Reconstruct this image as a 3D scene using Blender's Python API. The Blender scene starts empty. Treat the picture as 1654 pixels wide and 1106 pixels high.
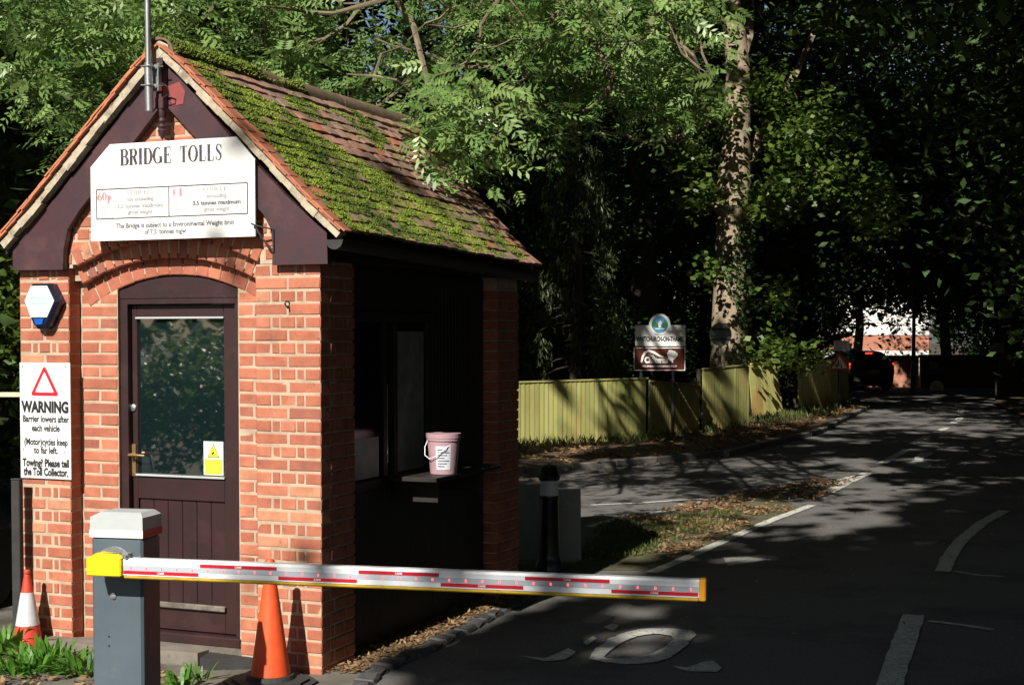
import bpy, math, random
import numpy as np
from math import sin, cos, pi, radians
from mathutils import Vector, Matrix
R = random.Random(7)
NR = np.random.RandomState(11)
sc = bpy.context.scene
COL = sc.collection
# ------------------------------------------------------------------ camera, sky, sun
FPX = 2350.; HOR = 545.; PITCH = .035; EYE = 1.96
PCX = 827.; PCY = HOR + FPX*math.tan(PITCH)
cd = bpy.data.cameras.new('camera'); cam = bpy.data.objects.new('camera', cd); COL.objects.link(cam)
cd.sensor_width = 36; cd.lens = 36*FPX/1654; cd.shift_y = (PCY-553)/1654
cd.clip_start = .1; cd.clip_end = 900
cam.location = (0, 0, EYE); cam.rotation_euler = (pi/2-PITCH, 0, 0)
sc.camera = cam
SUN_AZ = radians(23.3); SUN_EL = radians(38)     # light travels towards +Y turned 23 degrees to +X
SD = Vector((sin(SUN_AZ)*cos(SUN_EL), cos(SUN_AZ)*cos(SUN_EL), -sin(SUN_EL)))
w = bpy.data.worlds.new('World'); sc.world = w; w.use_nodes = True
nt = w.node_tree; bg = nt.nodes['Background']; sky = nt.nodes.new('ShaderNodeTexSky')
sky.sky_type = 'NISHITA'; sky.sun_disc = False; sky.sun_elevation = SUN_EL; sky.sun_rotation = radians(204)
sky.air_density = 1.0; sky.dust_density = 1.5
nt.links.new(sky.outputs[0], bg.inputs[0]); bg.inputs[1].default_value = .05
sl = bpy.data.lights.new('sun', 'SUN'); sl.energy = 5.0; sl.angle = radians(.5); sl.color = (1, .93, .82)
so = bpy.data.objects.new('sun', sl); COL.objects.link(so); so.location = (-20, -30, 40)
so.rotation_euler = SD.to_track_quat('-Z', 'Y').to_euler()
vs = sc.view_settings; vs.view_transform = 'Standard'; vs.look = 'None'; vs.gamma = 1; vs.use_curve_mapping = False
vs.exposure = 0.6

# ------------------------------------------------------------------ surveying helpers (photo pixel -> point in the place)
def ray(px, py):
    a = (px-PCX)/FPX; b = -(py-PCY)/FPX
    return np.array([a, cos(PITCH)+b*sin(PITCH), -sin(PITCH)+b*cos(PITCH)])
EY = np.array([0, 0, EYE])
def G(px, py, z=0.):
    d = ray(px, py); t = (z-EYE)/d[2]; return EY+t*d
def D(px, py, Y):
    d = ray(px, py); return EY+(Y/d[1])*d
C0 = np.array([-1.0947, 8.3162, 0.]); TH = radians(22.2)
EX = np.array([cos(TH), -sin(TH), 0]); EYL = np.array([sin(TH), cos(TH), 0])
def L2W(x, y, z): return C0+x*EX+y*EYL+np.array([0, 0, z])
def F(px, py, y=0.):
    d = ray(px, py); o = EY-C0; t = (y-o@EYL)/(d@EYL); q = o+t*d
    return (float(q@EX), float(q[2]))
SU = np.array([cos(SUN_AZ), -sin(SUN_AZ), 0.])
SV = np.array([sin(SUN_AZ)*sin(SUN_EL), cos(SUN_AZ)*sin(SUN_EL), cos(SUN_EL)])
SW = np.array(SD)
def stq(P):
    P = np.atleast_2d(P); return P@SU, P@SV, P@SW

# ------------------------------------------------------------------ materials
MATS = {}
def mat(name, c1, c2=None, scale=6., rough=.75, bump=0., bscale=40., rnd=0., metal=0., c3=None, s3=1.3, t3=(.5, .62), attr=False,
        transl=0., emit=None, spec=.5, mscale=None, rmix=None):
    m = bpy.data.materials.new(name); m.use_nodes = True; n = m.node_tree.nodes; l = m.node_tree.links
    p = n['Principled BSDF']; p.inputs['Roughness'].default_value = rough; p.inputs['Metallic'].default_value = metal
    p.inputs['Specular IOR Level'].default_value = spec
    geo = n.new('ShaderNodeNewGeometry'); pos = geo.outputs['Position']
    if mscale:
        mp = n.new('ShaderNodeMapping'); mp.inputs['Scale'].default_value = mscale; l.new(pos, mp.inputs[0]); pos = mp.outputs[0]
    def rgb(c):
        q = n.new('ShaderNodeRGB'); q.outputs[0].default_value = (*c, 1); return q.outputs[0]
    def mix(f, a, b):
        q = n.new('ShaderNodeMix'); q.data_type = 'RGBA'; l.new(f, q.inputs[0]); l.new(a, q.inputs[6]); l.new(b, q.inputs[7]); return q.outputs[2]
    def noise(s, d=5, r=.6):
        q = n.new('ShaderNodeTexNoise'); q.inputs['Scale'].default_value = s; q.inputs['Detail'].default_value = d
        q.inputs['Roughness'].default_value = r; l.new(pos, q.inputs['Vector']); return q.outputs[0]
    def ramp(x, a, b):
        q = n.new('ShaderNodeMapRange'); q.inputs[1].default_value = a; q.inputs[2].default_value = b; l.new(x, q.inputs[0]); return q.outputs[0]
    col = rgb(c1)
    if attr:
        a = n.new('ShaderNodeAttribute'); a.attribute_name = 'tint'; col = mix(a.outputs['Fac'], rgb(c1), rgb(c2))
    elif c2:
        col = mix(ramp(noise(scale), .35, .65), col, rgb(c2))
    if rmix:
        oi = n.new('ShaderNodeObjectInfo'); cr = n.new('ShaderNodeValToRGB'); e = cr.color_ramp; e.interpolation = 'CONSTANT'
        e.elements[0].color = (*rmix[0][1], 1); e.elements[0].position = 0; e.elements[1].position = rmix[1][0]; e.elements[1].color = (*rmix[1][1], 1)
        for ps, cc in rmix[2:]:
            z = e.elements.new(ps); z.color = (*cc, 1)
        l.new(oi.outputs['Random'], cr.inputs[0])
        q = n.new('ShaderNodeMix'); q.data_type = 'RGBA'; q.blend_type = 'MULTIPLY'; q.inputs[0].default_value = 1
        l.new(col, q.inputs[6]); l.new(cr.outputs[0], q.inputs[7]); col = q.outputs[2]
    if c3:
        col = mix(ramp(noise(s3, 8, .7), *t3), col, rgb(c3))
    if rnd:
        oi = n.new('ShaderNodeObjectInfo'); mr = n.new('ShaderNodeMapRange'); mr.inputs[3].default_value = 1-rnd; mr.inputs[4].default_value = 1+rnd
        l.new(oi.outputs['Random'], mr.inputs[0]); hs = n.new('ShaderNodeHueSaturation'); l.new(mr.outputs[0], hs.inputs['Value'])
        l.new(col, hs.inputs['Color']); col = hs.outputs[0]
    l.new(col, p.inputs['Base Color'])
    if bump:
        b = n.new('ShaderNodeBump'); b.inputs['Strength'].default_value = 1; b.inputs['Distance'].default_value = bump
        l.new(noise(bscale, 6, .65), b.inputs['Height']); l.new(b.outputs[0], p.inputs['Normal'])
    if emit:
        p.inputs['Emission Color'].default_value = (*emit[:3], 1); p.inputs['Emission Strength'].default_value = emit[3]
    if transl:
        tr = n.new('ShaderNodeBsdfTranslucent'); ms = n.new('ShaderNodeMixShader'); ms.inputs[0].default_value = transl
        l.new(col, tr.inputs[0]); l.new(p.outputs[0], ms.inputs[1]); l.new(tr.outputs[0], ms.inputs[2]); l.new(ms.outputs[0], n['Material Output'].inputs[0])
    MATS[name] = m; return m
mat('brick', (.46, .158, .092), (.34, .108, .064), 9, .85, .0025, 90, .17, rmix=[(0, (1, 1, 1)), (.45, (1.08, 1.15, 1.15)), (.7, (.86, .84, .9)), (.86, (.66, .68, .78)), (.94, (1, 1.35, 1.35)), (.975,(.5,.55,.7))], c3=(.15, .075, .05), s3=11, t3=(.57, .74))
mat('mortar', (.48, .38, .28), (.37, .29, .21), 12, .95, .002, 120, c3=(.30, .24, .18), s3=3, t3=(.55, .75))
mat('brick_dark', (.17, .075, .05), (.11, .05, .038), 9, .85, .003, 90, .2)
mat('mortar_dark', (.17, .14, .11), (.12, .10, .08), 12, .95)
mat('tile', (.36, .22, .165), (.25, .155, .12), 9, .85, .002, 80, .22, rmix=[(0, (1, 1, 1)), (.5, (1.1, .95, .9)), (.8, (.7, .75, .8))], c3=(.14, .10, .075), s3=9, t3=(.5, .68))
mat('tile_clean', (.46, .165, .085), (.33, .12, .07), 14, .85, .001, 80, .2)
mat('undercloak', (.50, .44, .33), (.38, .33, .25), 14, .95, .004, 50, c3=(.22, .19, .14), s3=9, t3=(.5, .66))
mat('ridge', (.20, .12, .085), (.11, .085, .06), 14, .9, .004, 60, .15, c3=(.10, .12, .02), s3=4, t3=(.5, .6))
mat('moss', (.045, .080, .010), (.26, .34, .045), .5, .95, attr=True)
mat('maroon', (.064, .027, .032), (.048, .027, .034), 6, .42, .0008, 60, c3=(.12, .055, .06), s3=1.6, t3=(.52, .75))
mat('door_paint', (.034, .012, .013), (.024, .011, .012), 6, .45, .0008, 60, c3=(.055, .028, .03), s3=2.5, t3=(.54, .8))
mat('maroon_red', (.28, .05, .05), (.2, .05, .05), 20, .55)
mat('dark_timber', (.020, .015, .013), (.012, .010, .009), 8, .6, .001, 40)
mat('sign_white', (.80, .81, .80), (.72, .74, .73), 2, .4)
mat('sign_old', (.70, .73, .73), (.62, .65, .66), 6, .45, c3=(.5, .5, .47), s3=11, t3=(.66, .8))
mat('ink', (.02, .02, .024), None, rough=.5)
mat('ink_faded', (.30, .30, .32), (.42, .42, .44), 30, .5)
mat('ink_grey', (.09, .10, .12), (.20, .21, .23), 40, .5)
mat('ink_title', (.03, .025, .035), (.09, .08, .09), 30, .5)
mat('print_red', (.62, .02, .035), None, rough=.4)
mat('print_red_faded', (.66, .14, .18), (.7, .25, .28), 30, rough=.4)
mat('print_blue', (.08, .40, .60), None, rough=.4)
mat('yellow_print', (.85, .78, .03), None, rough=.4)
mat('blue_lens', (.012, .014, .035), None, rough=.25)
mat('glass_door', (.006, .016, .018), None, rough=.02, spec=1.0)
MATS['glass_door'].node_tree.nodes['Principled BSDF'].inputs['IOR'].default_value=2.4
mat('glass_dark', (.006, .008, .008), None, rough=.12, spec=.25)
mat('steel', (.5, .52, .54), (.38, .4, .42), 14, .38, .0006, 60, metal=.85)
mat('brass', (.42, .28, .12), (.3, .2, .1), 20, .4, metal=.7)
mat('cabinet', (.085, .115, .145), (.07, .095, .12), 4, .45, .0003, 200, c3=(.13, .145, .155), s3=5, t3=(.62, .8))
mat('lid_grey', (.44, .48, .49), (.38, .41, .43), 5, .45)
mat('white_paint', (.8, .8, .79), None, rough=.4)
mat('arm_white', (.74, .78, .82), (.68, .72, .77), 4, .3)
mat('arm_grey', (.42, .46, .52), None, rough=.3)
mat('arm_red', (.50, .012, .03), None, rough=.35)
mat('yellow_plastic', (.92, .68, .01), None, rough=.4)
mat('yellow_dull', (.55, .36, .015), (.42, .27, .015), 20, .5)
mat('orange_cap', (.85, .36, .02), None, rough=.4)
mat('led', (.9, .1, .12), None, emit=(1, .06, .08, 2.5))
mat('cone_orange', (.80, .10, .025), (.68, .075, .02), 9, .5, .0006, 90, c3=(.45, .08, .03), s3=7, t3=(.62, .8))
mat('cone_red', (.62, .06, .03), (.5, .05, .03), 9, .55)
mat('cone_white', (.58, .6, .64), (.5, .52, .56), 12, .5)
mat('rubber', (.022, .022, .024), (.035, .035, .035), 9, .75, .001, 60)
mat('asphalt', (.165, .16, .155), (.088, .087, .086), 48, .85, .006, 160, c3=(.085, .083, .082), s3=.9, t3=(.50, .60))
mat('paving', (.15, .14, .12), (.10, .095, .08), 4, .9, .003, 100, c3=(.07, .055, .035), s3=2, t3=(.5, .66))
mat('road_paint', (.58, .59, .55), (.45, .46, .43), 7, .8, .002, 120, c3=(.15, .15, .145), s3=38, t3=(.50, .66))
mat('soil', (.085, .058, .035), (.045, .034, .022), 3, .95, .02, 18, c3=(.05, .065, .02), s3=.5, t3=(.5, .65))
mat('verge', (.11, .068, .042), (.06, .042, .028), 4, .95, .02, 18, c3=(.035, .05, .015), s3=.7, t3=(.55, .66))
mat('gore', (.10, .088, .05), (.06, .065, .025), 3, .95, .012, 40, c3=(.13, .115, .075), s3=2, t3=(.5, .65))
mat('kerb', (.16, .155, .14), (.10, .098, .09), 6, .85, .004, 60, .2)
mat('granite', (.085, .085, .088), (.05, .05, .055), 20, .7, .005, 50, .25)
mat('step', (.21, .19, .165), (.14, .125, .105), 7, .9, .003, 90, c3=(.08, .07, .055), s3=5, t3=(.52, .66))
mat('litter', (.16, .085, .035), (.34, .23, .12), .5, .8, attr=True, transl=.15)
mat('fence', (.44, .42, .15), (.33, .36, .115), 2.2, .85, .002, 60, .18, c3=(.40, .27, .09), s3=1.1, t3=(.5, .62), mscale=(1, 1, .35))
mat('bark', (.34, .27, .19), (.20, .16, .11), 6, .9, .02, 14, c3=(.28, .23, .17), s3=2.5, t3=(.5, .62), mscale=(1, 1, .5))
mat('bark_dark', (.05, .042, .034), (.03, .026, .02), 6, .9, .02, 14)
mat('twig', (.20, .16, .105), (.10, .08, .055), 6, .85)
mat('leaf_ash', (.06, .15, .035), (.27, .39, .12), 1, .38, attr=True, transl=.30)
mat('leaf_plane', (.05, .11, .02), (.14, .20, .035), 1, .45, attr=True, transl=.35)
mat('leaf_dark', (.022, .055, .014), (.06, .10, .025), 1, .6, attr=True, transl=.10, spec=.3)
mat('leaf_conifer', (.05, .08, .03), (.13, .15, .06), 1, .6, attr=True, transl=.1)
mat('leaf_ivy', (.03, .07, .02), (.09, .14, .04), 1, .4, attr=True, transl=.1)
mat('leaf_weed', (.06, .19, .02), (.13, .30, .04), 1, .45, attr=True, transl=.35)
mat('grass', (.05, .09, .02), (.15, .17, .05), 1, .6, attr=True, transl=.3)
mat('post_grey', (.10, .105, .11), (.07, .075, .08), 9, .5, metal=.3)
mat('plate_back', (.26, .28, .27), (.17, .19, .17), 9, .5, metal=.3)
mat('post_green', (.16, .20, .07), (.10, .13, .05), 5, .7)
mat('brown_sign', (.10, .018, .010), (.08, .015, .01), 4, .4)
mat('car_paint', (.006, .009, .014), None, rough=.18, spec=.8)
mat('car_blue', (.012, .022, .035), None, rough=.15, spec=.8)
mat('tyre', (.012, .012, .012), None, rough=.8)
mat('alloy', (.45, .46, .48), None, rough=.35, metal=.8)
mat('car_glass', (.012, .016, .02), None, rough=.05, spec=.9)
mat('tail_red', (.5, .01, .01), None, rough=.2, emit=(1, .03, .01, 5))
mat('plate_yellow', (.35, .28, .03), None, rough=.4)
mat('bollard', (.008, .011, .010), None, rough=.28)
mat('board', (.27, .27, .255), (.22, .22, .21), 3, .7, c3=(.15, .15, .14), s3=5, t3=(.55, .75))
mat('bucket', (.46, .30, .34), (.38, .24, .28), 9, .4)
mat('bucket_label', (.62, .66, .74), (.54, .58, .66), 9, .4)
mat('house_brick', (.46, .20, .13), (.36, .15, .10), 3, .9)
mat('render_white', (.78, .77, .74), (.7, .69, .66), 2, .8)
mat('slate', (.08, .08, .09), (.12, .11, .11), 6, .7, .01, 20)
mat('cream', (.72, .62, .40), None, rough=.5)
mat('strobe_blue',(.01,.10,.45),None,rough=.15)
mat('teal', (.03, .22, .24), None, rough=.6)

# ------------------------------------------------------------------ mesh helpers
def tag(o, label=None, cat=None, group=None, kind=None):
    if label: o['label'] = label
    if cat: o['category'] = cat
    if group: o['group'] = group
    if kind: o['kind'] = kind
    return o
def link(name, me, parent=None, loc=None, rot=None):
    o = bpy.data.objects.new(name, me); COL.objects.link(o)
    if parent: o.parent = parent
    if loc is not None: o.location = tuple(loc)
    if rot is not None: o.rotation_euler = rot
    return o
def empty(name, loc, rz=0., label=None, cat=None, group=None):
    o = link(name, None, None, loc, (0, 0, rz)); o.empty_display_size = .2
    return tag(o, label, cat, group)
class MB:
    def __init__(s): s.v = []; s.f = []
    def add(s, v, f, M=None):
        n = len(s.v); s.v += [tuple(M@Vector(p)) if M is not None else tuple(p) for p in v]; s.f += [tuple(n+i for i in q) for q in f]; return s
    def box(s, x0, x1, y0, y1, z0, z1, M=None):
        return s.add([(x0,y0,z0),(x1,y0,z0),(x1,y1,z0),(x0,y1,z0),(x0,y0,z1),(x1,y0,z1),(x1,y1,z1),(x0,y1,z1)],
                     [(0,3,2,1),(4,5,6,7),(0,1,5,4),(1,2,6,5),(2,3,7,6),(3,0,4,7)], M)
    def cbox(s, x0, x1, y0, y1, z0, z1, c=.004, M=None):   # box with chamfered edges
        X=(x0,x1);Y=(y0,y1);Z=(z0,z1);v=[];idx={}
        for i in (0,1):
            for j in (0,1):
                for k in (0,1):
                    sx=c if i==0 else -c; sy=c if j==0 else -c; sz=c if k==0 else -c
                    idx[i,j,k]=len(v)
                    v += [(X[i],Y[j]+sy,Z[k]+sz),(X[i]+sx,Y[j],Z[k]+sz),(X[i]+sx,Y[j]+sy,Z[k])]
        g=lambda i,j,k,a: idx[i,j,k]+a
        f=[]
        for i in (0,1): q=[g(i,0,0,0),g(i,1,0,0),g(i,1,1,0),g(i,0,1,0)]; f.append(q if i else q[::-1])
        for j in (0,1): q=[g(0,j,0,1),g(1,j,0,1),g(1,j,1,1),g(0,j,1,1)]; f.append(q[::-1] if j else q)
        for k in (0,1): q=[g(0,0,k,2),g(1,0,k,2),g(1,1,k,2),g(0,1,k,2)]; f.append(q if k else q[::-1])
        for i in (0,1):
            for j in (0,1): q=[g(i,j,0,0),g(i,j,0,1),g(i,j,1,1),g(i,j,1,0)]; f.append(q if (i^j) else q[::-1])
            for k in (0,1): q=[g(i,0,k,0),g(i,1,k,0),g(i,1,k,2),g(i,0,k,2)]; f.append(q if not (i^k) else q[::-1])
        for j in (0,1):
            for k in (0,1): q=[g(0,j,k,1),g(1,j,k,1),g(1,j,k,2),g(0,j,k,2)]; f.append(q if (j^k) else q[::-1])
        for i in (0,1):
            for j in (0,1):
                for k in (0,1): q=[g(i,j,k,0),g(i,j,k,1),g(i,j,k,2)]; f.append(q if (i+j+k)%2 else q[::-1])
        return s.add(v, f, M)
    def prism(s, pts, y0, y1, M=None):      # polygon in XZ extruded along y
        n=len(pts); v=[(x,y0,z) for x,z in pts]+[(x,y1,z) for x,z in pts]
        f=[tuple(range(n)), tuple(range(2*n-1,n-1,-1))]+[(i,n+i,n+(i+1)%n,(i+1)%n) for i in range(n)]
        return s.add(v,f,M)
    def slab(s, pts, z0, z1, M=None):       # polygon in XY extruded along z
        n=len(pts); v=[(p[0],p[1],z0) for p in pts]+[(p[0],p[1],z1) for p in pts]
        f=[tuple(range(n-1,-1,-1)), tuple(range(n,2*n))]+[(i,(i+1)%n,n+(i+1)%n,n+i) for i in range(n)]
        return s.add(v,f,M)
    def lathe(s, prof, n=20, M=None, cap=True):
        v=[];f=[]
        for r,z in prof: v += [(r*cos(2*pi*i/n), r*sin(2*pi*i/n), z) for i in range(n)]
        for k in range(len(prof)-1): f += [(k*n+i,k*n+(i+1)%n,(k+1)*n+(i+1)%n,(k+1)*n+i) for i in range(n)]
        if cap: f += [tuple(range(n-1,-1,-1)), tuple(range((len(prof)-1)*n,len(prof)*n))]
        return s.add(v,f,M)
    def tube(s, pts, rad, n=6):
        P=[Vector(p) for p in pts]; v=[];f=[]
        if not hasattr(rad,'__len__'): rad=[rad]*len(P)
        up=None
        for i,p in enumerate(P):
            d=(P[min(i+1,len(P)-1)]-P[max(i-1,0)]).normalized()
            if up is None: up=d.orthogonal()
            up=(up-d*up.dot(d)); up = up.normalized() if up.length>1e-6 else d.orthogonal().normalized(); sd=d.cross(up)
            v += [tuple(p+(up*cos(2*pi*k/n)+sd*sin(2*pi*k/n))*rad[i]) for k in range(n)]
        for i in range(len(P)-1): f += [(i*n+k,i*n+(k+1)%n,(i+1)*n+(k+1)%n,(i+1)*n+k) for k in range(n)]
        f += [tuple(range(n-1,-1,-1)), tuple(range((len(P)-1)*n,len(P)*n))]
        return s.add(v,f)
    def mesh(s, name, m, smooth=False, off=None):
        me=bpy.data.meshes.new(name)
        v=s.v if off is None else [(a-off[0],b-off[1],c-off[2]) for a,b,c in s.v]
        me.from_pydata(v,[],s.f); me.update()
        if m: me.materials.append(MATS[m])
        if smooth:
            for p in me.polygons: p.use_smooth=True
            try: me.set_sharp_from_angle(angle=radians(40))
            except Exception: pass
        return me
    def build(s, name, m, parent=None, smooth=False, off=None, label=None):
        o=link(name,s.mesh(name,m,smooth,off),parent); 
        if label: o['label']=label
        return o
def ngon(pts, c, r, n, a0=0): return [(c[0]+r*cos(a0+2*pi*i/n), c[1]+r*sin(a0+2*pi*i/n)) for i in range(n)]
def npmesh(name, V, nper, m, tint=None, attrn=1):
    """V: (N*nper,3) vertices; each consecutive nper vertices are one face"""
    N=len(V)//nper; me=bpy.data.meshes.new(name)
    me.vertices.add(len(V)); me.vertices.foreach_set('co', np.ascontiguousarray(V,dtype=np.float32).ravel())
    me.loops.add(len(V)); me.loops.foreach_set('vertex_index', np.arange(len(V),dtype=np.int32))
    me.polygons.add(N); me.polygons.foreach_set('loop_start', np.arange(0,len(V),nper,dtype=np.int32))
    try: me.polygons.foreach_set('loop_total', np.full(N,nper,dtype=np.int32))
    except Exception: pass
    me.update(calc_edges=True)
    if tint is not None:
        a=me.attributes.new('tint','FLOAT','POINT'); a.data.foreach_set('value', np.repeat(tint,nper).astype(np.float32))
    me.materials.append(MATS[m]); return me
def unit(a): return a/np.maximum(np.linalg.norm(a,axis=-1,keepdims=True),1e-9)
def leaves(P, size, aspect=.5, up=.5, droop=0., rs=NR, dirs=None):
    """diamond leaves at P, returns (4N,3) vertices"""
    N=len(P); d=unit(rs.normal(size=(N,3))) if dirs is None else dirs
    d=d.copy(); 
    if dirs is None: d[:,2]=d[:,2]*.5-droop; 
    d=unit(d)
    nrm=rs.normal(size=(N,3)); nrm[:,2]+=up*2; sd=unit(np.cross(d,nrm))
    sz=(size*(.6+.8*rs.rand(N)))[:,None] if not hasattr(size,'shape') else size[:,None]
    V=np.empty((N,4,3)); V[:,0]=P; V[:,1]=P+d*sz*.5+sd*sz*aspect*.5; V[:,2]=P+d*sz; V[:,3]=P+d*sz*.5-sd*sz*aspect*.5
    nn=np.cross(d,sd); V[:,2]-=nn*sz*.12
    return V.reshape(-1,3)
def poly_sheet(name, pts, z, m, kind='structure', label=None, parent=None):
    me=bpy.data.meshes.new(name); me.from_pydata([(p[0],p[1],z) for p in pts],[],[tuple(range(len(pts)))]); me.update()
    if me.polygons[0].normal.z<0: me.flip_normals()
    me.materials.append(MATS[m]); o=link(name,me,parent)
    if kind: o['kind']=kind
    if label: o['label']=label
    return o
def text(name, s, size, x, y, z, m, parent=None, width=None, align='CENTER', bold=0., rot=None, sx=1.):
    cu=bpy.data.curves.new(name,'FONT'); cu.body=s; cu.size=size; cu.align_x=align; cu.offset=bold; cu.resolution_u=3
    t=bpy.data.objects.new(name,cu); COL.objects.link(t)
    dg=bpy.context.evaluated_depsgraph_get(); me=bpy.data.meshes.new_from_object(t.evaluated_get(dg)); bpy.data.objects.remove(t)
    co=np.empty(len(me.vertices)*3); me.vertices.foreach_get('co',co); co=co.reshape(-1,3)
    ww=co[:,0].max()-co[:,0].min(); k=(width/ww) if width else sx
    co[:,0]*=k; out=np.stack([co[:,0]+x, np.full(len(co),y), co[:,1]+z],1)
    me.vertices.foreach_set('co',out.ravel()); me.update(); me.materials.clear(); me.materials.append(MATS[m])
    return link(name,me,parent)
# --- serif lettering drawn as strokes (high contrast roman)
def strip(mb, pts, ws, tx):
    n=len(pts)
    for i in range(n-1):
        (x0,y0),(x1,y1)=pts[i],pts[i+1]
        def nrm(i):
            a=pts[max(i-1,0)]; b=pts[min(i+1,n-1)]; dx=b[0]-a[0]; dy=b[1]-a[1]; L=math.hypot(dx,dy) or 1; return -dy/L,dx/L
        n0=nrm(i); n1=nrm(i+1); a=ws[i]/2; b=ws[i+1]/2
        q=[(x0+n0[0]*a,y0+n0[1]*a),(x0-n0[0]*a,y0-n0[1]*a),(x1-n1[0]*b,y1-n1[1]*b),(x1+n1[0]*b,y1+n1[1]*b)]
        mb.add([tx(p) for p in q],[(0,1,2,3)])
def serif(mb, s, h, x, y, z, tw=None, gap=.10):
    T=.23; t=.055
    def arc(cx,cy,rx,ry,a0,a1,n=14): 
        P=[];W=[]
        for i in range(n+1):
            a=radians(a0+(a1-a0)*i/n); P.append((cx+rx*cos(a),cy+ry*sin(a))); W.append(t+(T-t)*abs(cos(a))**1.5)
        return P,W
    def L(*a,w=t): return (list(a),[w]*len(a))
    def ser(xc,yb,w=.3): return L((xc-w/2,yb),(xc+w/2,yb))
    def stem(xc,a=0,b=1): return L((xc,a),(xc,b),w=T)
    gl={'I':([stem(.15),ser(.15,.02),ser(.15,.98)],.3),
     'B':([stem(.17),ser(.1,.02,.2),ser(.1,.98,.2),arc(.38,.76,.2,.22,-90,90),arc(.4,.27,.24,.25,-90,90),L((.1,.98),(.38,.98)),L((.1,.53),(.4,.53)),L((.1,.02),(.4,.02))],.68),
     'R':([stem(.17),ser(.15,.02,.3),ser(.1,.98,.2),arc(.38,.75,.2,.23,-90,90),L((.1,.98),(.38,.98)),L((.1,.52),(.4,.52)),L((.4,.52),(.62,.02),w=T*.9)],.72),
     'D':([stem(.17),L((.05,.02),(.38,.02)),L((.05,.98),(.38,.98)),arc(.38,.5,.28,.48,-90,90)],.72),
     'G':([arc(.4,.5,.32,.48,55,300),stem(.66,.05,.42),ser(.64,.42,.26)],.78),
     'C':([arc(.4,.5,.32,.48,50,310),L((.64,.72),(.64,.95))],.7),
     'E':([stem(.17),L((.05,.02),(.6,.02)),L((.05,.98),(.58,.98)),L((.17,.52),(.45,.52)),L((.59,.02),(.61,.28)),L((.57,.98),(.58,.75)),L((.45,.4),(.45,.64))],.66),
     'T':([stem(.33),ser(.33,.02),L((.02,.98),(.64,.98)),L((.03,.98),(.03,.74)),L((.63,.98),(.63,.74))],.66),
     'O':([arc(.42,.5,.34,.48,0,360,26)],.84),
     'L':([stem(.17),ser(.17,.98),L((.05,.02),(.58,.02)),L((.57,.02),(.6,.3))],.64),
     'S':([([(.52,.78),(.44,.93),(.3,.98),(.16,.92),(.12,.76),(.2,.62),(.34,.5),(.48,.37),(.5,.2),(.42,.06),(.28,.02),(.14,.08),(.08,.26)],[t,t,t,.09,.15,.17,.17,.17,.15,.09,t,t,t]),L((.53,.7),(.53,.96)),L((.07,.04),(.07,.3))],.6),
     'V':([L((.06,1),(.34,.0),w=T*.9),L((.34,0),(.6,1)),ser(.06,.98,.26),ser(.6,.98,.24)],.68),
     'H':([stem(.17),stem(.6),L((.17,.52),(.6,.52)),ser(.17,.02),ser(.17,.98),ser(.6,.02),ser(.6,.98)],.78),
     '6':([arc(.33,.3,.24,.29,0,360,20),([(.55,.96),(.35,.9),(.2,.7),(.1,.45),(.09,.3)],[t,.08,.14,T,T])],.66),
     '0':([arc(.32,.5,.24,.48,0,360,22)],.66),
     '4':([stem(.44),L((.44,1),(.05,.3)),L((.02,.28),(.62,.28)),ser(.44,.02)],.68),
     'p':([stem(.15,-.4,.6),arc(.22,.3,.22,.28,-90,90),ser(.15,-.4)],.52),
     '\u00a3':([([(.55,.78),(.5,.93),(.38,.98),(.25,.9),(.22,.7),(.26,.4),(.2,.12),(.06,.02)],[T,t,t,.1,T,T,.1,t]),L((.08,.5),(.46,.5)),([(.05,.05),(.25,.1),(.42,.02),(.58,.08),(.6,.22)],[.08,.1,.08,.06,t])],.66),
     ' ':([],.4)}
    W=sum(gl[c][1]+gap for c in s)-gap; k=(tw/(W*h)) if tw else 1.; cx=x-W*h*k/2
    for c in s:
        for P,ww in gl[c][0]: strip(mb,P,ww,lambda p,cx=cx:(cx+p[0]*h*k,y,z+p[1]*h))
        cx+=(gl[c][1]+gap)*h*k
def serif_obj(name,s,h,x,y,z,m,parent,tw=None):
    b=MB(); 
    # each stroke a hair apart so that none lie in one plane
    serif(b,s,h,x,y,z,tw); n=0; vv=[]
    for i in range(0,len(b.v),4):
        o=-(i//4%40)*.00002
        for q in b.v[i:i+4]: vv.append((q[0],q[1]+o,q[2]))
    b.v=vv; return b.build(name,m,parent)

# ------------------------------------------------------------------ ground
def xy(px,py,z=0): p=G(px,py,z); return (float(p[0]),float(p[1]))
poly_sheet('ground',[(-300,-200),(300,-200),(300,420),(-300,420)],-.012,'soil')
roadL=[(-10,-14),(-8.4,0),(-7.6,8),(-5.0,14.6),(-2.2,18.6),(.12,20.9),(1.9,22.4),(3.64,24.2),(6.2,29.5),(9.77,40.0),(10.9,47),(11.2,54),(8,56.5),(8,57.6)]
roadR=[(24,57.6),(24,55.5),(18,52),(14.2,43),(11.9,33),(9.3,24),(6.6,17.5),(5.2,13.5),(4.2,10.6),(3.4,8.),(2.2,4),(1,-1),(-2.5,-14)]
poly_sheet('road',roadL+roadR,.0,'asphalt')
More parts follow.
